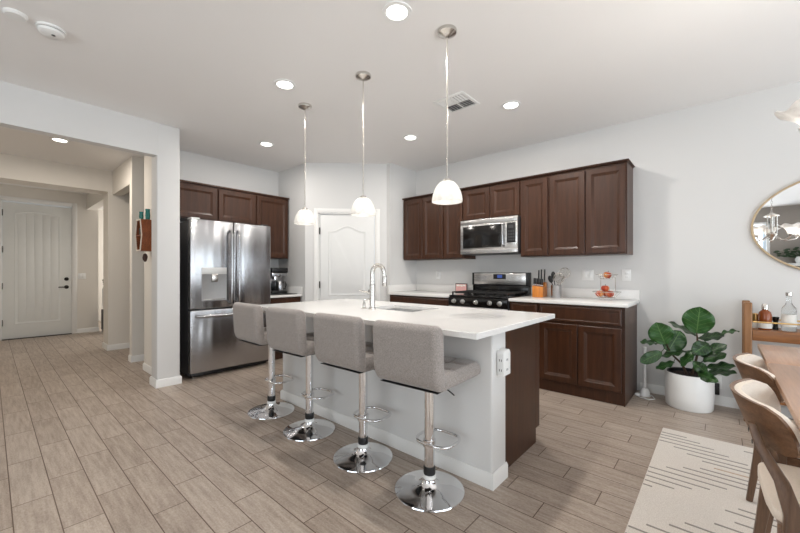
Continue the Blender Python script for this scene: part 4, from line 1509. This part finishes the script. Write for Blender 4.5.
def add_leaf(Bp, Tp, wproj, idx):
    Bp, Tp = Vector(Bp), Vector(Tp)
    ax = Tp - Bp
    L = ax.length
    a = ax.normalized()
    Wd = max(wproj, 0.56 * L)
    ph = math.acos(min(1.0, wproj / Wd))
    vd = ((Bp + Tp) / 2 - EYE).normalized()
    side = a.cross(vd).normalized()
    depth = a.cross(side).normalized()
    if depth.y < 0:
        depth = -depth
    s = side * math.cos(ph) + depth * math.sin(ph) * (1 if side.z > 0 or abs(side.z) < 0.3 else -1)
    nrm = a.cross(s).normalized()
    if nrm.dot(vd) > 0:
        nrm = -nrm
    NU, NV = 8, 16
    bm = bmesh.new()
    uvl = bm.loops.layers.uv.new('uv')
    g = []
    for j in range(NV + 1):
        v = j / NV
        # fiddle outline: narrow base, broad top
        wv = Wd / 2 * (math.sin(PI * min(1, v ** 0.80)) ** 0.62) * (0.62 + 0.46 * v) / 0.93
        if v > 0.985:
            wv *= 0.5
        row = []
        for i in range(NU + 1):
            u = i / NU * 2 - 1
            bend = 0.10 * L * (0.25 - (v - 0.5) ** 2) * 1.0
            lift = 0.16 * wv * abs(u) ** 1.5 + 0.010 * math.sin(v * 15 + idx) * abs(u) ** 2
            p = Bp + a * (L * v) + s * (wv * u) + nrm * (bend + lift)
            if p.y > 4.335:
                p.y = 4.335
            row.append(bm.verts.new(p - off))
        g.append(row)
    for j in range(NV):
        for i in range(NU):
            f = bm.faces.new((g[j][i], g[j][i + 1], g[j + 1][i + 1], g[j + 1][i]))
            for lp, (uu, vv) in zip(f.loops, ((i, j), (i + 1, j), (i + 1, j + 1), (i, j + 1))):
                lp[uvl].uv = (uu / NU, vv / NV)
    me = bpy.data.meshes.new('leaf')
    bm.to_mesh(me)
    bm.free()
    me.materials.append(M['leaf'])
    for p_ in me.polygons:
        p_.use_smooth = True
    o = bpy.data.objects.new('leaf', me)
    COL.objects.link(o)
    o.parent = pp
    so = o.modifiers.new('thick', 'SOLIDIFY')
    so.thickness = 0.0015
    # petiole
    m2 = MB()
    near = min(((-0.355, 4.05, 0.53), (-0.146, 4.10, 0.62), (-0.142, 4.10, 0.50), (-0.30, 4.09, 0.43), (-0.12, 4.08, 0.40)), key=lambda q: (Vector(q) - Bp).length)
    m2.tube([tuple(Vector(near) - off), tuple(Bp.lerp(Vector(near), 0.4) - off + Vector((0, 0, 0.008))), tuple(Bp - off + a * 0.01)], 0.003, 6)
    m2.build('petiole', M['green_small'], pp)


for i, (b, tp, wv) in enumerate(LEAVES):
    add_leaf(b, tp, wv, i)

# ------------------------------------------------------------------ mirror
mr = thing('wall_mirror', 'large oval wall mirror with thin pale gold frame', 'mirror', (0.815, YW - 0.001, 1.575))
ma, mbb = 0.615, 0.425
mb = MB()
el = lambda k, y, z: [(k[0] * math.cos(2 * PI * j / 72), y, k[1] * math.sin(2 * PI * j / 72)) for j in range(72)]
mb.loops([el((ma, mbb), 0.0, 0), el((ma, mbb), -0.022, 0), el((ma - 0.003, mbb - 0.003), -0.025, 0), el((ma - 0.014, mbb - 0.014), -0.025, 0), el((ma - 0.016, mbb - 0.016), -0.014, 0)], back=0)
mb.build('frame', M['frame_wood'], mr)
mb = MB()
mb.loops([el((ma - 0.016, mbb - 0.016), -0.0145, 0), el((ma - 0.0165, mbb - 0.0165), -0.016, 0)], back=0)
mb.build('mirror_glass', M['mirror'], mr)

# ------------------------------------------------------------------ bar cart and bottles
bc = thing('bar_cart', 'wooden bar cart with brass rail against the wall', 'bar cart', (0.145, 4.0, 0))
CWD, CDP = 0.95, 0.31
for (x, y) in ((0.0, 0.0), (CWD - 0.05, 0.0), (0.0, CDP - 0.045), (CWD - 0.05, CDP - 0.045)):
    MB().box(x, x + 0.05, y, y + 0.045, 0.0, 0.955, 0.008, 3).build('post', M['cart_post'], bc)
MB().box(0.0505, CWD - 0.0505, 0.004, CDP - 0.004, 0.655, 0.738, 0.003).build('tray', M['cart_wood'], bc)
MB().box(0.0505, CWD - 0.0505, 0.004, CDP - 0.004, 0.18, 0.205, 0.003).build('lower_shelf', M['cart_wood'], bc)
mb = MB()
for y in (0.012, CDP - 0.012):
    mb.box(0.0505, CWD - 0.0505, y - 0.005, y + 0.005, 0.797, 0.808, 0.002)
mb.build('rail', M['brass'], bc)


def bottle(name, label, loc, prof, mat, extras):
    r = thing(name, label, 'bottle', loc, 0, 'bottles on the bar cart')
    MB().lathe(prof, 28).build('glass_body', mat, r)
    for nm, pr, m in extras:
        MB().lathe(pr, 28).build(nm, m, r)
    return r


zb = 0.7385
bottle('glass_bottle', 'tall clear bottle with white label and silver stopper', (0.405, 4.12, zb),
       [(0, 0), (0.040, 0), (0.042, 0.004), (0.042, 0.16), (0.038, 0.18), (0.020, 0.205), (0.015, 0.225), (0.015, 0.265), (0.017, 0.27), (0.0, 0.271)], M['glass'],
       [('paper_label', [(0.0425, 0.035), (0.0428, 0.035), (0.0428, 0.130), (0.0425, 0.130)], M['label']),
        ('stopper', [(0.0, 0.2715), (0.014, 0.2715), (0.020, 0.275), (0.020, 0.300), (0.0, 0.302)], M['nickel'])])
bottle('liquor_bottle', 'squat amber liquor bottle with silver cap', (0.272, 4.10, zb),
       [(0, 0), (0.036, 0), (0.040, 0.006), (0.040, 0.115), (0.034, 0.140), (0.018, 0.155), (0.018, 0.160), (0, 0.161)], M['amber'],
       [('paper_label', [(0.0405, 0.012), (0.0408, 0.012), (0.0408, 0.052), (0.0405, 0.052)], M['label']),
        ('cap', [(0, 0.1612), (0.021, 0.1612), (0.021, 0.196), (0.016, 0.204), (0, 0.205)], M['nickel'])])
bottle('glass_bottle', 'clear decanter at the frame edge right of tall bottle', (0.53, 4.14, zb),
       [(0, 0), (0.050, 0), (0.054, 0.01), (0.050, 0.08), (0.022, 0.14), (0.018, 0.20), (0.022, 0.215), (0, 0.216)], M['glass'],
       [('stopper', [(0, 0.2165), (0.014, 0.2165), (0.022, 0.24), (0.014, 0.265), (0, 0.267)], M['chrome'])])
jr = thing('jar', 'small gold jar beside the amber liquor bottle', 'jar', (0.222, 4.16, zb), 0)
MB().lathe([(0, 0), (0.020, 0), (0.022, 0.004), (0.022, 0.05), (0, 0.051)], 20).build('body', M['label'], jr)
MB().lathe([(0, 0.0512), (0.024, 0.0512), (0.024, 0.115), (0.018, 0.12), (0, 0.121)], 20).build('lid', M['brass'], jr)
mj = thing('shot_glass', 'small dark metal cup right of amber liquor bottle', 'cup', (0.335, 4.15, zb), 0)
MB().lathe([(0, 0), (0.018, 0), (0.015, 0.02), (0.012, 0.05), (0.022, 0.10), (0.020, 0.10), (0.010, 0.052), (0, 0.05)], 20).build('bowl', M['bronze'], mj)

# ------------------------------------------------------------------ rug
RX0, RX1, RY0, RY1 = -0.325, 1.75, 0.55, 3.405
mb = MB()
mb.box(RX0, RX1, RY0, RY1, 0.0, 0.011, 0.004)


def stripe(x0, x1, y, m):
    x0, x1 = max(x0, RX0 + 0.004), min(x1, RX1 - 0.01)
    if x1 - x0 < 0.02 or not (RY0 + 0.02 < y < RY1 - 0.02):
        return
    mb.mi = m
    mb.box(x0, x1, y - 0.0055, y + 0.0055, 0.0105, 0.0124)
    mb.mi = 0


# slanted blocks of staggered lines, as woven
GA = [(3.301, -0.50, -0.176), (3.249, -0.45, -0.102), (3.195, -0.40, -0.027), (3.133, -0.32, 0.045), (3.076, -0.234, 0.13), (3.012, -0.161, 0.21), (2.958, -0.082, 0.30),
      (2.897, -0.025, 0.37), (2.841, -0.089, 0.30), (2.786, -0.167, 0.22), (2.725, -0.244, 0.12), (2.662, -0.33, 0.030), (2.597, -0.40, -0.039), (2.539, -0.47, -0.114), (2.478, -0.55, -0.186), (2.423, -0.60, -0.279)]
for (y, a, b) in GA:
    for k in range(0, 5):
        stripe(a + k * 0.62, b + k * 0.62, y, 2 if y in (2.897,) else 1)
for rep in range(3):
    for j, (y, a, b) in enumerate([(2.334, 0.053, 0.30), (2.261, -0.019, 0.22), (2.175, -0.124, 0.12), (2.111, -0.178, 0.04), (2.041, -0.258, -0.03), (1.975, -0.32, -0.11), (1.91, -0.38, -0.19)]):
        for k in range(0, 5):
            stripe(a + k * 0.62, b + k * 0.62, y - rep * 0.56, 1)
rug = mb.build('area_rug', [M['rug'], M['rug_line'], M['rug_tan']])
tag(rug, 'cream woven rug with grey line pattern under the dining table', 'rug')

# ------------------------------------------------------------------ dining table
RG = 0.0128
dt_ = thing('dining_table', 'brown wooden dining table with leaf seam', 'table', (0.172, 0.62, RG))
TW, TL = 0.98, 2.47
sy = 1.86
MB().box(0, TW, 0, sy - 0.001, 0.722, 0.748, 0.004).build('tabletop', M['table'], dt_)
MB().box(0, TW, sy + 0.001, TL, 0.722, 0.748, 0.004).build('table_leaf', M['table'], dt_)
mb = MB()
mb.box(0.22, 0.24, 0.22, TL - 0.22, 0.65, 0.7215).box(TW - 0.24, TW - 0.22, 0.22, TL - 0.22, 0.65, 0.7215).box(0.2405, TW - 0.2405, 0.22, 0.24, 0.65, 0.7215).box(0.2405, TW - 0.2405, TL - 0.24, TL - 0.22, 0.65, 0.7215)
mb.build('apron', M['walnut'], dt_)
for (x, y) in ((0.66, 0.16), (0.26, 0.16), (0.66, TL - 0.16), (0.26, TL - 0.16)):
    MB().tube([(x, y, 0.0), (x, y, 0.6495), (x, y, 0.7215)], [0.018, 0.030, 0.030], 16).build('leg', M['walnut_v'], dt_)


# ------------------------------------------------------------------ dining chairs (front faces +X)
def sheet(fn, nu, nv, th_dir=None):
    pass


def make_chair():
    r = thing('dining_chair', '', 'dining chair', group='dining chairs along the table')
    # curved backrest shell: parameter s along width (y), t along height
    half_w = 0.235
    zb0, zb1 = 0.632, 0.770

    def pt(sv, tv, offn):
        """sv -1..1 across, tv 0..1 up, offn: distance outwards (towards -x)"""
        y = half_w * math.sin(sv * 1.05) / math.sin(1.05)
        bow = 0.097 * (y / half_w) ** 2
        z = zb0 + (zb1 - zb0) * tv
        lean = -0.050 * (tv - 0.5)
        ang = math.atan2(2 * 0.097 * y / half_w ** 2, 1.0)
        return Vector((bow + lean - offn * math.cos(ang), y + offn * math.sin(ang), z))

    def shell(name, o0, o1, mat, ins, par):
        bm = bmesh.new()
        NU, NV = 28, 10
        front, back = [], []
        cr = 0.062   # corner radius
        for lst, on in ((front, o0), (back, o1)):
            for j in range(NV + 1):
                row = []
                for i in range(NU + 1):
                    sv = (i / NU * 2 - 1)
                    tv = j / NV
                    # squircle the corners
                    yy = sv * half_w
                    hh = (zb1 - zb0)
                    lim = half_w - ins
                    zz = (tv - 0.5) * (hh - 2 * ins)
                    ex = 0.0
                    q = abs(zz) - (hh / 2 - ins - cr)
                    if q > 0:
                        ex = cr - math.sqrt(max(0, cr * cr - q * q))
                    k = (lim - ex) / half_w
                    row.append(bm.verts.new(pt(sv * k, zz / hh + 0.5, on)))
                lst.append(row)
        for j in range(NV):
            for i in range(NU):
                bm.faces.new((front[j][i], front[j][i + 1], front[j + 1][i + 1], front[j + 1][i]))
                bm.faces.new((back[j][i], back[j + 1][i], back[j + 1][i + 1], back[j][i + 1]))
        loopf = [(0, i) for i in range(NU + 1)] + [(j, NU) for j in range(1, NV + 1)] + [(NV, i) for i in range(NU - 1, -1, -1)] + [(j, 0) for j in range(NV - 1, 0, -1)]
        n = len(loopf)
        for k in range(n):
            a, b = loopf[k], loopf[(k + 1) % n]
            bm.faces.new((front[a[0]][a[1]], back[a[0]][a[1]], back[b[0]][b[1]], front[b[0]][b[1]]))
        bmesh.ops.recalc_face_normals(bm, faces=bm.faces)
        m = MB()
        m._add(bm)
        return m.build(name, mat, par, smooth=50)
    bk = shell('backrest', 0.0, 0.011, M['walnut'], 0.0, r)
    shell('back_pad', -0.020, -0.0005, M['pad'], 0.003, bk)
    # seat
    mb = MB()
    mb.prism([(0.045, -0.10), (0.052, -0.17), (0.085, -0.212), (0.20, -0.222), (0.42, -0.238), (0.475, -0.225), (0.50, -0.18), (0.505, 0.0), (0.50, 0.18), (0.475, 0.225), (0.42, 0.238), (0.20, 0.222), (0.085, 0.212), (0.052, 0.17), (0.045, 0.10)], 0.425, 0.462, mat=Matrix.Rotation(R(90), 4, 'X'), bev=0.012)
    mb.build('seat', M['pad'], r)
    mb = MB()
    mb.box(0.06, 0.49, -0.215, -0.19, 0.365, 0.4245, 0.003).box(0.06, 0.49, 0.19, 0.215, 0.365, 0.4245, 0.003).box(0.465, 0.49, -0.1895, 0.1895, 0.365, 0.4245, 0.003).box(0.075, 0.10, -0.1895, 0.1895, 0.365, 0.4245, 0.003)
    mb.build('seat_frame', M['walnut'], r)

    def bent_leg(side):
        path = [(0.040, 0.0), (0.068, 0.22), (0.090, 0.38), (0.092, 0.47), (0.070, 0.555), (0.030, 0.64), (0.012, 0.705)]
        wd = [0.026, 0.032, 0.046, 0.046, 0.036, 0.027, 0.022]
        poly = [(x - w / 2, z) for (x, z), w in zip(path, wd)] + [(x + w / 2, z) for (x, z), w in reversed(list(zip(path, wd)))]
        m_ = MB().prism(poly, -0.0125, 0.0125, bev=0.004)
        for v in m_.bm.verts:
            k = max(0.0, min(1.0, (0.70 - v.co.z) / 0.22))
            v.co.y += side * (0.160 + 0.068 * k)
            if v.co.z > 0.60:
                v.co.x -= 0.004
        return m_
    for sd_ in (-1, 1):
        lg = bent_leg(sd_).build('leg', M['walnut_v'], r)
        for z in (0.650, 0.682):
            MB().lathe([(0, 0), (0.007, 0), (0.007, 0.002), (0, 0.0025)], 12, mat=Matrix.Translation((0.0085 if z < 0.67 else 0.0012, (0.160 + 0.068 * (0.70 - z) / 0.22) * sd_, z)) @ Matrix.Rotation(R(-90), 4, 'Y')).build('screw_cap', M['black'], lg)
        MB().tube([(0.475, 0.195 * sd_, 0.0), (0.455, 0.19 * sd_, 0.3645)], [0.014, 0.02], 14).build('leg', M['walnut_v'], r)
    return r


ch = make_chair()
for i, (x, y, lb) in enumerate(((0.063, 1.765, 'curved-back wooden dining chair with cream pad, nearest the camera'), (0.083, 2.375, 'curved-back wooden dining chair nearer the planter and bar cart'))):
    o = ch if i == 0 else copy_tree(ch)
    o.location = (x, y, RG)
    o.rotation_euler = (0, 0, R(2))
    o['label'] = lb

# ------------------------------------------------------------------ chandelier over the table
cd = thing('chandelier', 'brushed nickel chandelier with flared white glass shades over dining table', 'chandelier', (0.502, 2.0, H))
MB().lathe([(0, 0), (0.065, 0), (0.065, -0.008), (0.03, -0.03), (0, -0.031)], 28).build('canopy', M['nickel'], cd)
mb = MB()
zz = -0.031
k = 0
while zz > -0.76:
    rot = Matrix.Translation((0, 0, zz - 0.018)) @ Matrix.Rotation(R(90 * (k % 2)), 4, 'Z')
    t0 = MB()
    pts = [(0.009 * math.cos(2 * PI * j / 12), 0, 0.020 * math.sin(2 * PI * j / 12)) for j in range(12)]
    mb.tube([tuple(rot @ Vector(p)) for p in pts], 0.0022, 6, closed=True)
    zz -= 0.030
    k += 1
mb.build('chain', M['nickel'], cd)
mb = MB()
mb.lathe([(0, -0.78), (0.010, -0.785), (0.060, -0.815), (0.075, -0.825), (0.070, -0.832), (0.012, -0.84), (0.012, -1.03), (0.045, -1.045), (0.055, -1.06), (0.03, -1.10), (0.014, -1.13), (0.018, -1.145), (0, -1.155)], 24)
for k in range(5):
    a = 2 * PI * k / 5
    mb.cyl((0.048 * math.cos(a), 0.048 * math.sin(a), -0.835), (0.048 * math.cos(a), 0.048 * math.sin(a), -1.05), 0.006, n=8)
mb.build('column', M['nickel'], cd)
SHP = []
for k in range(13):
    u = k / 12
    SHP.append((0.024 + 0.028 * u + 0.056 * u ** 3.4, 0.0 + 0.120 * u))
SHI = [(r - 0.004, z + 0.002) for r, z in reversed(SHP)]


def ruffle(r, z, a, t):
    u = max(0, min(1, (z + 0.0) / 0.120))
    return r * (1 + 0.05 * u ** 3 * math.cos(6 * a)), z + 0.010 * u ** 3 * math.cos(6 * a)


for k in range(5):
    a = R(198.0 + 72 * k)
    ca, sa = math.cos(a), math.sin(a)
    rr = [(0.03, -1.07), (0.09, -1.125), (0.16, -1.145), (0.225, -1.125), (0.25, -1.095)]
    arm = MB().tube([(r * ca, r * sa, z) for r, z in rr], 0.008, 10).build('arm', M['nickel'], cd)
    MB().lathe([(0, -1.100), (0.012, -1.099), (0.026, -1.092), (0.028, -1.080), (0, -1.079)], 20, c=(0.25 * ca, 0.25 * sa, 0)).build('socket_cup', M['nickel'], arm)
    MB().lathe(SHP + SHI, 48, c=(0, 0, 0), wave=ruffle).build('lamp_shade', M['alabaster_c'], cd, loc=(0.25 * ca, 0.25 * sa, -1.086))

for k in range(5):
    a = R(198.0 + 72 * k)
    l = bpy.data.lights.new('chandelier_bulb_light', 'POINT')
    l.energy = 7
    l.color = (1.0, 0.95, 0.87)
    l.shadow_soft_size = 0.03
    lo = bpy.data.objects.new('chandelier_bulb_light', l)
    COL.objects.link(lo)
    lo.location = (0.502 + 0.25 * math.cos(a), 2.0 + 0.25 * math.sin(a), H - 1.015)

# ------------------------------------------------------------------ hall shelf with teal glass pieces, hanging stone
hs = thing('wall_shelf', 'hexagonal wooden wall shelf on the hall wall behind the column', 'shelf', (-4.985, 1.2615, 1.62))
hexo = [(-0.135, 0.0), (-0.075, -0.18), (0.075, -0.18), (0.135, 0.0), (0.075, 0.18), (-0.075, 0.18)]
DPS = 0.125


def hexring(s0, s1, y0, y1):
    t = bmesh.new()
    ro = [[t.verts.new((x * s, d, z * s)) for (x, z) in hexo] for d, s in ((y0, s0), (y1, s0), (y1, s1), (y0, s1))]
    for a, b in ((0, 1), (1, 2), (2, 3), (3, 0)):
        for k in range(6):
            t.faces.new((ro[a][k], ro[a][(k + 1) % 6], ro[b][(k + 1) % 6], ro[b][k]))
    bmesh.ops.recalc_face_normals(t, faces=t.faces)
    return MB()._add(t)


hexring(1.0, 0.92, 0.0, -DPS).build('frame', M['shelf_wood'], hs)
hexring(1.0, 0.93, -DPS - 0.0003, -DPS - 0.010).build('front_edge', M['pad'], hs)
MB().box(-0.122, 0.122, -DPS, -0.006, -0.006, 0.006).build('shelf_board', M['shelf_wood'], hs)
MB().prism([(x * 0.915, z * 0.915) for x, z in hexo], -0.006, -0.001).build('back_panel', M['shelf_wood'], hs)
for (x, y, r0, hh, lb) in ((-0.035, -0.095, 0.022, 0.095, 'small teal glazed cup atop the hexagonal shelf'), (0.02, -0.045, 0.026, 0.125, 'taller teal glazed vase atop the hexagonal shelf')):
    v = thing('teal_vase', lb, 'vase', (-4.985 + x, 1.2615 + y, 1.8005))
    MB().lathe([(0, 0), (r0 * 0.8, 0), (r0, hh * 0.4), (r0 * 0.85, hh * 0.8), (r0, hh), (r0 * 0.88, hh), (r0 * 0.6, hh * 0.3), (0, hh * 0.28)], 20).build('body', M['teal'], v)
db = MB().box(-0.05, 0.05, -0.05, 0.05, 0, 0.08, 0.012).build('dark_box', M['black'], loc=(-4.985, 1.195, 1.6265))
tag(db, 'dark box inside the hexagonal wall shelf', 'box')
st = thing('hanging_stone', 'dark brown heart-shaped stone hanging below the wall shelf', 'ornament', (-4.985, 1.195, 1.365))
mb = MB().sphere((0, 0, 0), 0.040, 0.95, 0.6, 1.25, 16)
for v in mb.bm.verts:
    v.co.x *= 1.0 + 0.35 * v.co.z / 0.045
    v.co += Vector((0.004 * math.sin(v.co.z * 90), 0, 0))
mb.build('stone', M['rock'], st)
MB().tube([(0, 0, 0.045), (0.0, 0.0, 0.0745)], 0.0015, 6).build('string', M['bark'], st)

# ------------------------------------------------------------------ side room furniture glimpsed beyond the entry
sr = thing('side_cabinet', 'low dark cabinet seen through the doorway beside the entry', 'cabinet', (-9.22, 1.70, 0))
MB().box(-0.16, 0.16, -0.2, 0.25, 0.04, 0.45, 0.006).build('body', M['darkwood'], sr)
for (x, y) in ((-0.13, -0.17), (0.13, -0.17), (-0.13, 0.22), (0.13, 0.22)):
    MB().cyl((x, y, 0), (x, y, 0.04), 0.015, n=10).build('leg', M['darkwood'], sr)
vz = thing('white_vase', 'tall white vase with dark greenery on the side cabinet', 'vase', (-9.32, 1.592, 0.4505))
MB().lathe([(0, 0), (0.07, 0), (0.085, 0.12), (0.085, 0.40), (0.06, 0.46), (0.05, 0.455), (0.07, 0.39), (0.06, 0.02), (0, 0.015)], 24).build('body', M['pot'], vz)
mb = MB()
for k in range(26):
    a, b = random.uniform(0, 2 * PI), random.uniform(0.1, 1.0)
    mb.sphere((0.07 * b * math.cos(a), 0.07 * b * math.sin(a), 0.47 + random.uniform(0, 0.14)), 0.025, 1, 1, 0.6, 8)
mb.cyl((0, 0, 0.02), (0, 0, 0.5), 0.006, n=8)
mb.build('greenery', M['green_small'], vz)

# ------------------------------------------------------------------ rear of the room, seen in the mirror
ms = MB().box(0.95, 2.6, -3.599, -3.34, 1.34, 1.40, 0.004).build('floating_shelf', M['trim'])
tag(ms, 'white wall shelf across the room, seen in the mirror', 'shelf')
rp = thing('bushy_plant', 'small bushy plant in white vase, seen in the mirror', 'plant', (1.38, -3.46, 1.4005))
MB().lathe([(0, 0), (0.07, 0), (0.10, 0.08), (0.07, 0.15), (0.06, 0.15), (0.085, 0.08), (0, 0.01)], 24).build('vase', M['pot'], rp)
mb = MB()
for k in range(70):
    a, b = random.uniform(0, 2 * PI), random.uniform(0.1, 1.0) ** 0.6
    x, y, z = 0.42 * b * math.cos(a), 0.11 * b * math.sin(a), 0.19 + random.uniform(-0.05, 0.22) * (1 - 0.5 * b)
    mb.sphere((x, y, z), 0.035, 1.2, 0.7, 0.6, 8)
    mb.tube([(0, 0, 0.12), (x * 0.5, y * 0.5, z * 0.8), (x, y, z)], 0.003, 5)
mb.build('foliage', M['green_small'], rp)
